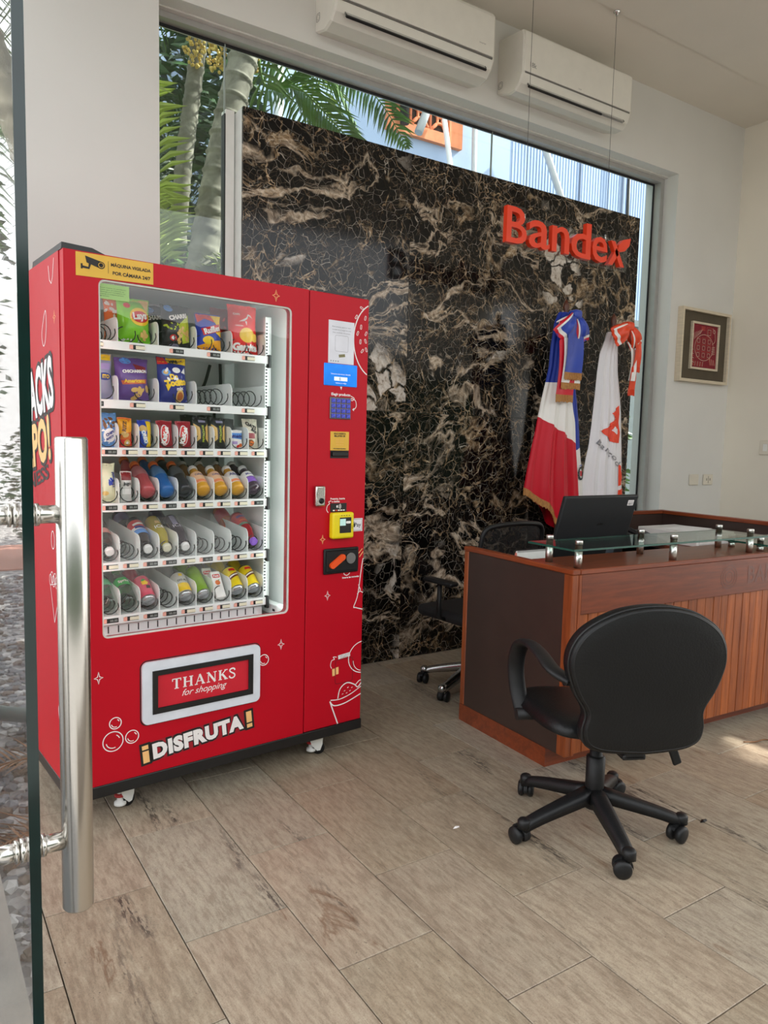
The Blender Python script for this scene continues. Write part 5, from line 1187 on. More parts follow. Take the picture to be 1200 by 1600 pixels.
    for k, lbl in ((8, 'yellow malt can, left of the two in front'), (9, 'yellow malt can, right of the two in front')):
        art = [([(-.024, -.012), (.024, .010), (.024, .030), (-.024, .008)], .058, .0307, 0, 0, colour('can_brown', (112, 52, 30))), ([(-.022, -.004), (.022, .014), (.022, .020), (-.022, .003)], .060, .0309, 0, 0, white), ([(-.014, -.006), (.014, -.006), (.014, .006), (-.014, .006)], .098, .0307, 0, 0, red)]
        can(lbl, k, CAN, colour('can_yellow', (240, 212, 24)), art, 38)
        can(lbl.replace('in front', 'in the second row'), k, CAN, colour('can_yellow_shaded', (206, 186, 40)), None, 39, .100, -.008)  # rows behind: shade put into ever darker copies of the yellow
        can(lbl.replace('in front', 'in the third row'), k, CAN, colour('can_yellow_deep_shade', (176, 164, 50)), None, 39, .198, -.012)
goods()

# ------------------------------------------------------------------ air conditioners
def air_con(label, x0, x1, pattern, logo, dz=0.):
    t = thing('air_conditioner', label, 'air conditioner', T(x0, YW, 0), 'wall air conditioners')
    L = x1 - x0; yb = -.002
    # section through the casing in (y, z): back at the wall, front bulging into the room
    if pattern == 'smile':
        sec = [(yb, 3.600), (-.10, 3.572), (-.17, 3.592), (-.205, 3.63), (-.225, 3.672), (-.228, 3.70), (-.226, 3.93), (-.21, 3.948), (yb, 3.955)]
    else:
        sec = [(yb, 3.622), (-.05, 3.606), (-.11, 3.586), (-.165, 3.590), (-.205, 3.625), (-.222, 3.665), (-.230, 3.68), (-.228, 3.90), (-.215, 3.935), (yb, 3.955)]
    sec = [(y, z + dz) for y, z in sec]
    b = MB(); n = len(sec)
    rows = [(0, .96), (.012, 1.0), (L - .012, 1.0), (L, .96)]; cy = -.11; cz = 3.77 + dz; vs = []
    for x, s_ in rows: vs += [(x, yb if abs(y - yb) < 1e-6 else cy + (y - cy) * s_, cz + (z - cz) * s_) for y, z in sec]
    fs = [(k * n + i, k * n + (i + 1) % n, (k + 1) * n + (i + 1) % n, (k + 1) * n + i) for k in range(3) for i in range(n)] + [tuple(range(n)), tuple(range(3 * n, 4 * n))[::-1]]
    b.add(vs, fs); obj('casing', b, mat('ac_white', (226, 222, 212), .4, var=.02), t)
    PAN = mat('ac_front_panel', (233, 229, 219), .32, var=.02)
    b = MB(); b.rbox(.012, L - .012, -.234, -.222, 3.69 + dz, 3.918 + dz, .004, 2); p = obj('front_panel', b, PAN, t)
    fl = Flat(lambda x, z, l=0: (x, -.2346, z + dz))
    if logo == 'left': fl.text('18k', .085, 3.735, w=.055, weight=.02); fl.text('TEMP', .50, 3.705, w=.03)
    else: fl.text('inverter', L - .10, 3.745, w=.05)
    obj('panel_marking', fl.mb, mat('grey_mark', (150, 148, 142), .5), p)
    # louvre and outlet slot
    b = MB(); a = rad(38)
    Ml = T(0, -.196, 3.642 + dz) @ RX(-a) if pattern == 'smile' else T(0, -.196, 3.642 + dz) @ RX(-a)
    b.rbox(.07, L - .06, -.008, .002, -.030, .046, .004, 2, 0, Ml); obj('louvre', b, mat('ac_louvre', (190, 187, 182), .35), t)
    b = MB(); b.box(.066, L - .056 if logo != 'left' else L * .72, -.006, .006, -.042, -.029, 0, Ml); obj('outlet_slot', b, GASKET, t)
    if logo == 'left':
        b = MB(); b.box(L * .72, L - .07, -.0055, .005, -.040, -.029, 0, Ml); obj('outlet_slot', b, mat('slot_grey', (140, 138, 134), .5), t)
    b = MB(); b.box(.02, L - .02, -.2315, -.222, 3.678 + dz, 3.688 + dz); obj('panel_gap', b, mat('gap_grey', (112, 109, 104), .6), t)
    b = MB(); b.box(.066, L - .056, -.0092, .0, .047, .052, 0, Ml); b.box(.064, .068, -.0088, .0, -.03, .048, 0, Ml); b.box(L - .058, L - .054, -.0088, .0, -.03, .048, 0, Ml); obj('louvre_gap', b, mat('gap_grey', (112, 109, 104), .6), t)
    b = MB(); zz = 3.665 + dz
    b.add([(x, -.06 + y, zz + z) for x, y, z in ((-.001, -.02, -.02), (-.001, .02, -.02), (-.001, .02, .02), (-.001, -.02, .02))], [(0, 1, 2, 3)]) if False else None
    fl = Flat(lambda y, z, l=0: (-.0012 + .0, y, z)); fl.stroke(rrect(-.050, -.012, zz - .018, zz + .022, .010, 4), .003, 0, 0, True); fl.stroke(rrect(-.044, -.018, zz - .010, zz + .014, .008, 4), .002, 0, 0, True)
    obj('pipe_knockout', fl.mb, mat('grey_line', (120, 118, 112), .6), t)
air_con('white wall air conditioner above the window, left of the pair', 1.963, 3.045, 'smile', 'right')
air_con('white wall air conditioner with a half-open slot, right of the pair', 3.27, 4.285, 'wave', 'left')

# ------------------------------------------------------------------ hanging sign
def sign():
    SO = mat('sign_orange', (236, 62, 26), .3, var=.03, coat=.2)
    t = thing('hanging_sign', 'bright orange Bandex letters on clear acrylic hung from two thin cables', 'sign', T(2.9, 3.275, 2.54))
    H = .148; cap = .205
    def letter(ch, x0, x1, z0, z1, wt=.010):
        V_, F, bw, bh = text2d(ch, wt, 0, 1)
        sx, sz = (x1 - x0) / bw, (z1 - z0) / bh; cx, cz = (x0 + x1) / 2, (z0 + z1) / 2
        vs = [(cx + a * sx, cz + b_ * sz) for a, b_ in V_]
        edges = {}
        for f in F:
            for i in range(len(f)): e = (f[i], f[(i + 1) % len(f)]); edges[tuple(sorted(e))] = edges.get(tuple(sorted(e)), []) + [e]
        b = MB(); n = len(vs); y0, y1 = -.030, 0
        P = [(x, y0, z) for x, z in vs] + [(x, y1, z) for x, z in vs]
        b.add(P, list(F) + [tuple(n + i for i in f[::-1]) for f in F] + [(e[0][0], e[0][1], n + e[0][1], n + e[0][0]) for e in edges.values() if len(e) == 1])
        obj('letter', b, SO, t)
    letter('B', .0, .156, .0, .200, .008); letter('a', .172, .340, .0, H + .008); letter('n', .358, .503, .004, H + .006); letter('d', .520, .690, .0, .212); letter('e', .704, .842, .0, H + .004)
    for poly in ([(.872, .148), (.910, .148), (1.004, .0), (.964, .0)], [(.852, .0), (.892, .0), (.948, .074), (.926, .108)], [(.938, .086), (.944, .130), (.985, .168), (1.056, .188), (1.046, .140), (1.002, .100)]):
        b = MB(); b.prism(poly, lambda x, z, y: (x, y, z), -.030, 0); obj('letter', b, SO, t)
    ac = MB()
    out = rrect(-.016, .170, -.018, .218, .02, 4)
    ac.prism(out, lambda x, z, y: (x, y, z), .001, .009); ac.prism(rrect(.165, 1.068, -.020, .172, .03, 4), lambda x, z, y: (x, y, z), .001, .009); ac.prism(rrect(.62, .71, .16, .228, .02, 4), lambda x, z, y: (x, y, z), .001, .009); ac.prism(rrect(.98, 1.075, .12, .208, .03, 4), lambda x, z, y: (x, y, z), .001, .009)
    obj('acrylic_backing', ac, glass_mat('clear_acrylic', (.93, .93, .92), .06), t)
    for x, top in ((.164, 1.510), (.855, 1.510)):
        b = MB(); b.tube([(x, .004, .170), (x, .004, top)], .0013, 6); obj('cable', b, mat('steel_cable', (90, 88, 86), .4, .8), t)
        b = MB(); b.tube([(x, .004, .150), (x, .004, .186)], .006, 10); obj('cable_clamp', b, CHROME, t); b = MB(); b.lathe([(.0, -.022), (.010, -.022), (.012, -.010), (.022, -.006), (.022, 0)], 16, 0, T(x, .004, top)); obj('cable_fitting', b, CHROME, t)
sign()

# ------------------------------------------------------------------ wall picture, switches
def picture():
    PW = mat('pale_wood_frame', (214, 200, 176), .5, var=.08, stretch=(1, 1, 8)); MATB = mat('olive_mat_board', (86, 76, 60), .8, var=.08, bump=.3)
    t = thing('wall_picture', 'small box-framed red textile panel with a turtle pattern on the cream wall', 'picture', T(5.245, YW, 1.945))
    W, H, D = .655, .585, .050
    b = MB(); f = .022
    for x0, x1, z0, z1 in ((0, W, 0, f), (0, W, H - f, H), (0, f, f, H - f), (W - f, W, f, H - f)): b.box(x0, x1, -D, -.001, z0, z1)
    obj('outer_frame', b, PW, t)
    b = MB(); b.box(f, W - f, -.022, -.001, f, H - f); obj('mat_board', b, MATB, t)
    ix0, ix1, iz0, iz1 = .145, .515, .105, .485; g = .016
    b = MB()
    for x0, x1, z0, z1 in ((ix0, ix1, iz0, iz0 + g), (ix0, ix1, iz1 - g, iz1), (ix0, ix0 + g, iz0 + g, iz1 - g), (ix1 - g, ix1, iz0 + g, iz1 - g)): b.box(x0, x1, -.042, -.022, z0, z1)
    obj('inner_frame', b, PW, t)
    b = MB(); b.box(ix0 + g, ix1 - g, -.030, -.022, iz0 + g, iz1 - g); tx = obj('textile', b, mat('crimson_cloth', (128, 22, 38), .8, var=.15, scale=60, bump=.3), t, label='crimson textile with pale line pattern')
    fl = Flat(lambda x, z, l=0: (ix0 + g + x, -.0308, iz0 + g + z)); w, h = ix1 - ix0 - 2 * g, iz1 - iz0 - 2 * g; s_ = .0042
    def mz(x, z, r, k=2):
        for q in range(k): rr = r * (1 - .42 * q); fl.stroke([(x - rr, z - rr * 1.05), (x + rr, z - rr * 1.05), (x + rr, z + rr * 1.05), (x - rr, z + rr * 1.05)], s_, (0, 1)[q % 2], 0, True)
    fl.stroke(ell(.165, .165, .125, .105, 40), s_, 1, 0, True)
    for i in range(3):
        for j in range(3): mz(.088 + i * .072, .105 + j * .056, .026, 2)
    mz(.225, .292, .036, 3); fl.stroke(smoothpath([(.275, .20), (.31, .23), (.30, .30), (.27, .33)], 6), s_, 1); fl.stroke(ell(.292, .305, .016, .014, 14), s_, 1, 0, True)
    for a in range(7): fl.stroke([(.03 + a * .012, .225 + a * .008), (.015 + a * .02, .275 + a * .006)], s_, 1); fl.stroke([(.235 + a * .013, .085 - a * .002), (.255 + a * .012, .03)], s_, a % 2)
    for a in range(9): fl.stroke([(.012, .03 + a * .017), (.045 - .003 * a, .02 + a * .017)], s_, a % 2); fl.stroke([(.02 + a * .017, .012), (.025 + a * .017, .05)], s_, (a + 1) % 2); fl.stroke([(.12 + a * .009, .335), (.12 + a * .009, .30)], s_, 0) if a < 6 else None
    for a in range(5): fl.stroke([(.27, .115 + .014 * a), (.315, .125 + .014 * a)], s_, 1)
    obj('stitching', fl.mb, [mat('rust_thread', (190, 76, 66), .8), mat('pale_thread', (206, 176, 158), .8)], tx)
picture()
def switches():
    PL = mat('cream_plate', (222, 214, 198), .45, var=.03)
    for x0, x1, lb, kind in ((5.52, 5.645, 'blank cream wall plate below the picture, left of the pair', 'blank'), (5.71, 5.845, 'cream wall socket below the picture, right of the pair', 'socket')):
        t = thing('wall_plate' if kind == 'blank' else 'wall_socket', lb, 'wall plate' if kind == 'blank' else 'socket', T((x0 + x1) / 2, YW, 1.142))
        w = (x1 - x0) / 2; b = MB(); b.rbox(-w, w, -.012, -.0005, -.046, .046, .007, 2); obj('plate', b, PL, t)
        if kind == 'socket':
            b = MB(); b.box(-.03, -.018, -.0128, -.011, -.008, .012); b.box(.018, .03, -.0128, -.011, -.008, .012); b.box(-.004, .004, -.0128, -.011, -.03, .03); obj('slot', b, mat('slot_shadow', (150, 142, 128), .6), t)
    t = thing('wall_switch', 'cream switch plate on the right-hand wall', 'switch', T(5.99, 3.425, 1.425)); b = MB(); b.rbox(-.012, -.0005, -.05, .05, -.06, .06, .006, 2); obj('plate', b, PL, t); b = MB(); b.rbox(-.016, -.010, -.018, .018, -.03, .03, .002, 1); obj('rocker', b, WHITEP, t)
switches()

# ------------------------------------------------------------------ reception desk
DM = T(2.311, 2.097, 0) @ RZ(rad(-2.5))
SATIN = mat('satin_steel', (214, 212, 208), .30, 1.0, .03)
def desk():
    t = thing('reception_desk', 'U-shaped reception desk of varnished reddish wood with dark side panels', 'desk', DM)
    DP = mat('dark_brown_laminate', (58, 42, 36), .42, var=.10, scale=9)
    L, Dp, H = 2.60, .745, .89
    b = MB(); b.box(0, .03, .115, Dp, 0, .085); b.box(.03, L, .115, .14, 0, .085); obj('plinth', b, WOODX, t)
    # left end: frame and dark panel
    b = MB(); b.rbox(0, .035, 0, .052, .085, .868, .003, 1); obj('end_stile', b, WOODZ, t); b = MB(); b.rbox(0, .035, Dp - .032, Dp, .085, .868, .003, 1); obj('end_stile', b, WOODZ, t)
    b = MB(); b.rbox(-.003, .04, -.004, Dp + .003, .868, .89, .003, 1); obj('end_rail', b, WOODY, t)
    b = MB(); b.box(.004, .03, .052, Dp - .032, .085, .868); obj('end_panel', b, DP, t, label='dark brown end panel')
    # front: corner post, fascia, counter, planks
    b = MB(); b.rbox(.035, .052, -.003, .03, .085, .868, .003, 1); obj('corner_post', b, WOODZ, t)
    b = MB(); b.rbox(.052, L, 0, .028, .697, .868, .002, 1); fa = obj('fascia', b, WOODX, t)
    fl = Flat(lambda x, z, l=0: (x, -.0008, z))
    for r in (.062, .046, .028): fl.stroke(ell(1.04, .785, r, r * .9, 30), .006, 0, 0, True)
    fl.text('BANDEX', 1.42, .788, h=.085, weight=.02); obj('ghost_lettering', fl.mb, mat('faded_wood_mark', (98, 42, 22), .35, coat=.3), fa, label='faint outline of removed lettering')
    b = MB(); b.rbox(.04, L, -.006, .30, .868, .89, .003, 1); obj('counter_top', b, WOODX, t)
    b = MB(); b.box(.035, L, .028, .045, .085, .697); obj('backing', b, mat('dark_backing', (44, 22, 12), .7), t)
    pm = []
    for w_ in (.050, .056, .061):
        bb = MB(); bb.rbox(-w_ / 2, w_ / 2, 0, .016, 0, .612, .0022, 1); pm.append((w_, mesh('plank', bb, PLANK)))
    x = .053; rr = random.Random(9)
    while x < L - .06:
        w_, me = pm[rr.randrange(3)]; obj('plank', me, None, t, T(x + w_ / 2, .012 + rr.uniform(-.001, .001), .085)); x += w_ + .0022
    # work surface, right wing and back wing
    b = MB(); b.box(.03, L, .30, Dp, .715, .74); b.box(2.0, L - .02, Dp, 1.62, .715, .74); obj('work_surface', b, WOODX, t)
    b = MB(); b.box(.035, L, .285, .30, .085, .868); obj('inner_panel', b, DP, t)
    b = MB(); b.box(L - .03, L, .03, 1.66, .085, .895); b.box(1.85, L - .03, 1.63, 1.66, .085, .895); obj('wing_panel', b, DP, t)
    b = MB(); b.rbox(L - .04, L + .012, .30, 1.672, .895, .922, .003, 1); obj('wing_rail', b, WOODY, t); b = MB(); b.rbox(1.84, L - .04, 1.622, 1.672, .895, .922, .003, 1); obj('wing_rail', b, WOODX, t)
    b = MB(); b.box(.03, .06, .30, Dp, .085, .868); obj('inner_end', b, DP, t)
    # raised glass shelves on steel posts
    for g0, g1, zt, posts, lb in ((-.012, 1.322, .978, ((.055, .030), (.062, .212), (.645, .022), (.660, .222), (1.245, .038), (1.262, .226)), 'clear glass counter shelf on six steel posts, nearest the dark end panel'),
                              (1.318, 2.58, .930, ((1.345, .045), (1.345, .205), (1.95, .045), (1.95, .205), (2.50, .045), (2.50, .205)), 'lower glass counter shelf on steel posts at the right of the desk')):
        gt = thing('glass_shelf', lb, 'shelf', DM @ T(g0, 0, H), 'glass counter shelves')
        b = MB(); b.rbox(0, g1 - g0, -.010, .268, zt - H - .010, zt - H, .002, 1); obj('glass_plate', b, [GLASSG], gt)
        b = MB()
        for x0, x1, y0, y1 in ((0, g1 - g0, -.0108, -.0098), (0, g1 - g0, .2678, .2688), (-.0008, .0002, -.01, .268)): b.box(x0, x1, y0, y1, zt - H - .009, zt - H - .001)
        obj('plate_edge', b, mat('green_plate_edge', (36, 84, 72), .2), gt)
        for x, y in posts:
            b = MB(); b.lathe([(.0165, 0), (.0165, zt - H - .011)], 20, 0, T(x - g0, y, 0)); b.lathe([(.015, zt - H - .011), (.015, zt - H + .010), (.0165, zt - H + .010), (.0165, zt - H + .028), (.015, zt - H + .030)], 20, 0, T(x - g0, y, 0)); pst = obj('post', b, SATIN, gt)
            b = MB(); b.lathe([(.0168, zt - H + .0098), (.0168, zt - H + .0125)], 20, 0, T(x - g0, y, 0)); b.lathe([(.0168, zt - H - .016), (.0168, zt - H - .012)], 20, 0, T(x - g0, y, 0)); obj('post_ring', b, GASKET, pst)
desk()
def desk_items():
    # monitor leaning towards the counter, seen from behind
    t = thing('monitor', 'black monitor seen from behind, tilted over the counter, with a white sticker', 'monitor', T(2.93, 2.60, .74) @ RZ(rad(-1)))
    MBK = mat('monitor_black', (32, 34, 36), .5, var=.08, scale=40, spec=.35)
    Mt = T(0, -.005, .06) @ RX(rad(16))
    b = MB(); b.rbox(-.262, .262, -.012, .012, 0, .372, .006, 2, 0, Mt); obj('screen_housing', b, MBK, t)
    b = MB(); b.box(-.25, .25, .0122, .0132, .014, .36, 0, Mt); obj('screen_face', b, mat('screen_off', (12, 13, 15), .15), t)
    fl = Flat(lambda x, z, l=0: tuple(Mt @ Vector((x, -.0128 - l, z)))); fl.poly(rrect(.190, .235, .318, .348, .003, 2), 0); fl.text('Activo', .2125, .338, w=.034, h=.006, mi=1, lift=.0005); fl.text('00617', .2125, .327, w=.034, h=.009, mi=1, lift=.0005, weight=.02)
    obj('sticker', fl.mb, [WPRINT, KPRINT], t, label='white inventory sticker')
    fl = Flat(fl.fn); fl.poly([(.13, .045), (.19, .045), (.19, .085), (.13, .085)], 0); obj('rating_label', fl.mb, mat('dark_label', (82, 90, 98), .5), t)
    fl = Flat(fl.fn); fl.poly(rrect(.005, .055, .217, .227, .004, 3), 0, .0003); obj('logo', fl.mb, mat('black_logo', (16, 16, 17), .4), t)
    b = MB(); b.rbox(-.12, .12, -.02, .15, 0, .012, .003); b.box(-.03, .03, .03, .045, .012, .10); obj('stand', b, MBK, t)
    # spiral calendar
    t = thing('desk_calendar', 'white spiral-bound desk calendar with red lettering standing behind the counter', 'calendar', T(2.535, 2.56, .74) @ RZ(rad(-2)))
    b = MB(); b.prism([(-.03, 0), (.03, 0), (.003, .158), (-.003, .158)], lambda y, z, x: (x, y, z), -.105, .105); obj('cards', b, mat('white_cards', (232, 230, 226), .6), t)
    b = MB(); b.prism([(-.032, 0), (.03, 0), (.002, .150), (-.005, .150)], lambda y, z, x: (x, y, z), -.111, -.1055); obj('cover_edge', b, mat('coral_cover', (222, 130, 110), .6), t)
    b = MB()
    for k in range(26): b.tube([(-.098 + k * .0078, .006 * math.cos(a), .156 + .008 * math.sin(a)) for a in [2 * PI * i / 8 for i in range(8)]], .0012, 4, 0, True)
    obj('wire_binding', b, WIRE, t)
    fl = Flat(lambda x, z, l=0: (x, -.0318 + z * .171, z)); fl.text('Bandex', .06, .075, w=.09, h=.02, weight=.05); obj('lettering', fl.mb, mat('red_lettering', (206, 40, 46), .5), t)
    # phone and papers
    t = thing('desk_phone', 'black desk phone on the work surface behind the glass shelf', 'phone', DM @ T(1.90, 1.25, .74))
    b = MB(); b.prism([(-.11, 0), (.11, 0), (.11, .085), (-.11, .025)], lambda y, z, x: (x, y, z), -.12, .12); obj('body', b, BLACKP, t)
    b = MB(); b.tube([(-.08, -.09, .055), (-.08, .0, .085), (-.08, .09, .105)], [.022, .016, .022], 10); obj('handset', b, BLACKP, t)
    b = MB()
    for k in range(16): b.box(-.02 + .028 * (k % 4), -.002 + .028 * (k % 4), -.07 + .03 * (k // 4), -.05 + .03 * (k // 4), .03 + .008 * (k // 4), .048 + .008 * (k // 4))
    obj('keys', b, mat('phone_keys', (90, 92, 94), .5), t)
    t = thing('drawer_unit', 'low white drawer unit on the work surface of the right wing', 'drawer unit', DM @ T(2.12, .98, .74))
    b = MB(); b.rbox(0, .40, 0, .50, 0, .09, .004, 1); obj('body', b, WHITEP, t); b = MB(); b.rbox(.02, .38, -.006, 0, .015, .078, .002, 1); dr = obj('drawer_front', b, WHITEP, t); b = MB(); b.box(.17, .23, -.012, -.006, .04, .05); obj('handle', b, ALU, dr)
    for k, (x, y, a, lb) in enumerate(((2.34, 1.22, .2, 'white sheet of paper lying turned on the low drawer unit'), (2.30, 1.18, -.15, 'lower white sheet under the turned one on the drawer unit'))):
        b = MB(); b.box(-.15, .15, -.105, .105, 0, .0015); tag(obj('paper_sheet', b, mat('white_paper', (240, 240, 238), .6), None, DM @ T(x, y, .832 + .002 * (1 - k)) @ RZ(a)), lb, 'paper', 'papers on the desk')
desk_items()

# ------------------------------------------------------------------ chairs
def caster(parent, M, bl=None):
    bl = bl or BLACKP
    c = obj('caster', MB().tube([(0, 0, .078), (0, 0, .030)], .010, 10), BLACKM, parent, M)
    for q in (-1, 1):
        b = MB(); b.lathe([(.004, -.012), (.026, -.012), (.0300, -.007), (.0310, .0), (.0298, .008), (.020, .0125), (.004, .0140)], 24, 0, T(.020, q * .0185, .0310) @ RX(-q * PI / 2)); obj('wheel', b, bl, c)
    b = MB(); b.prism([(-.014, .034)] + [(.020 + .036 * math.cos(rad(a)), .0310 + .036 * math.sin(rad(a))) for a in range(190, 29, -16)] + [(.020, .040)], lambda x, z, y: (x, y, z), -.007, .007); obj('hood', b, bl, c)
    return c
def star_base(t, R=.30, ang0=0, m=None, z=.075, legm=None):
    legm = legm or BLACKP
    for k in range(5):
        a = rad(ang0 + 72 * k); b = MB(); pts = []; n = 9; vs = []
        for i in range(n):
            f = i / (n - 1); x = .03 + (R - .02) * f; zt = z + .064 * (1 - f) ** 1.1 + .022 - .012 * f ** 6; w = .033 - .010 * f; th = .046 - .014 * f
            vs += [(x, -w, zt - th), (x, -w * .85, zt - .006), (x, -w * .4, zt), (x, w * .4, zt), (x, w * .85, zt - .006), (x, w, zt - th)]
        fs = [(i * 6 + j, i * 6 + (j + 1) % 6, (i + 1) * 6 + (j + 1) % 6, (i + 1) * 6 + j) for i in range(n - 1) for j in range(6)] + [tuple(range(6)), tuple(range((n - 1) * 6, n * 6))[::-1]]
        b.add(vs, fs, 0, True); b.lathe([(.0, .062), (.023, .062), (.023, .088), (.016, .096), (.0, .098)], 16, 0, T(R + .005, 0, 0))
        lg = obj('base_arm', b, legm, t, RZ(a))
        c = caster(lg, T(R + .005, 0, 0) @ RZ(rad((47 * k + 20) % 360) - a))
    b = MB(); b.lathe([(.036, .085), (.044, .095), (.044, .145), (.030, .156)], 24); obj('hub', b, legm, t)
def office_chair():
    LE = mat('black_leatherette', (13, 14, 15), .42, var=.18, scale=8, bump=.25, bscale=160, spec=.35)
    LE2 = mat('black_piping', (16, 16, 17), .5)
    t = thing('office_chair', 'black swivel office chair with looped arms, its back turned to the viewer', 'chair', T(2.093, 1.748, 0) @ RZ(rad(-25)))
    star_base(t, .30, 27 + 25)
    b = MB(); b.lathe([(.031, .14), (.034, .15), (.034, .275), (.026, .28), (.0225, .282), (.0225, .38)], 24); obj('gas_column', b, BLACKP, t)
    b = MB(); b.rbox(-.10, .10, -.13, .11, .375, .405, .008); obj('seat_plate', b, BLACKM, t)
    b = MB(); b.tube(smoothpath([(.08, -.06, .392), (.16, -.12, .388), (.20, -.15, .372)], 6), .006, 8); b.rbox(-.016, .016, -.007, .007, -.085, .004, .0065, 3, 0, T(.20, -.15, .382) @ RY(rad(-22))); obj('height_lever', b, BLACKP, t)
    # seat cushion
    def seat(u, v, top):
        a = (u - .5) * 2; w = .245 + .02 * math.sin(PI * v); x = a * w; y = -.215 + .46 * v
        e = (1 - abs(a) ** 4) * (1 - abs(2 * v - 1) ** 6)
        z = (.425 + .058 * max(0, e) ** .4 + .018 * a * a - .022 * max(0, v - .8) * 5 * .6) if top else (.425 - .018 * max(0, e) ** .5 + .018 * a * a - .022 * max(0, v - .8) * 3)
        return (x * (1 - .18 * abs(2 * v - 1) ** 6), y, z)
    b = MB(); b.grid(21, 19, lambda u, v: seat(u, v, True)); b.grid(21, 19, lambda u, v: seat(u, v, False)); st = obj('seat', b, LE, t)
    # backrest from its outline, gently curved, tilted back
    half = [(.0, .408), (.10, .414), (.165, .424), (.199, .448), (.207, .490), (.200, .535), (.208, .565), (.236, .610), (.258, .665), (.268, .715), (.259, .768), (.229, .817), (.180, .855), (.116, .885), (.050, .899), (0, .902)]
    R_ = smoothpath(half, 4); out = R_ + [(-x, z) for x, z in R_[::-1][1:-1]]; n = len(out); cz = .66
    def bp(x, z, s_, y):
        X, Z = x * s_, cz + (z - cz) * s_
        return (X + .028, -.282 - .09 * (Z - .45) * .9 + .33 * X * X + y, Z)
    def ringed(ss): 
        b = MB(); vs = []
        for s_, y in ss: vs += [bp(x, z, s_, y) for x, z in out]
        k = len(ss); b.add(vs, [(r * n + i, r * n + (i + 1) % n, (r + 1) * n + (i + 1) % n, (r + 1) * n + i) for r in range(k - 1) for i in range(n)], 0, True)
        c = len(b.v); s_, y = ss[-1]; b.v.append(bp(0, cz, 1, y)); 
        for i in range(n): b.f.append(((k - 1) * n + i, (k - 1) * n + (i + 1) % n, c)); b.mi.append(0); b.sm.append(True)
        return b
    obj('back_shell', ringed([(1.0, .004), (1.0, -.010), (.985, -.018), (.95, -.021), (.8, -.022), (.5, -.022), (.2, -.022)]), LE, t)
    obj('back_cushion', ringed([(1.0, .006), (1.012, .020), (1.008, .038), (.97, .052), (.9, .058), (.7, .064), (.4, .066), (.2, .066)]), LE, t)
    b = MB(); b.tube([bp(x, z, 1.004, -.002) for x, z in out], .0048, 6, 0, True); b.tube([bp(x, z, .962, -.0195) for x, z in out], .0022, 5, 0, True); obj('piping', b, LE2, t)
    b = MB(); b.rbox(-.04, .04, -.285, -.08, .384, .404, .006); b.rbox(-.035, .035, -.285, -.262, .386, .52, .006); obj('back_bracket', b, BLACKP, t)
    for s_ in (-1, 1):
        x0 = .028 + s_ * .292; b = MB()
        pth = smoothpath([(x0 - s_ * .055, -.235, .640), (x0 - s_ * .012, -.19, .662), (x0, -.09, .692), (x0 + s_ * .008, .0, .700), (x0 + s_ * .010, .085, .668), (x0 + s_ * .010, .128, .590), (x0 + s_ * .004, .125, .510), (x0 - s_ * .006, .10, .440), (x0 - s_ * .012, .082, .408)], 6)
        k = len(pth); b.tube(pth, [.025 - .003 * i / k for i in range(k)], 16, 0, False, None, True, (1.35, .62)); ar = obj('armrest', b, BLACKP, t)
        b = MB(); b.tube([(x0 - s_ * .11, -.236, .640), (x0 - s_ * .030, -.232, .642)], .019, 14); obj('arm_mount', b, BLACKP, ar)
        b = MB(); b.tube([(x0 - s_ * .10, .080, .412), (x0 + s_ * .018, .080, .412)], .0225, 14); obj('arm_mount', b, BLACKP, ar)
office_chair()
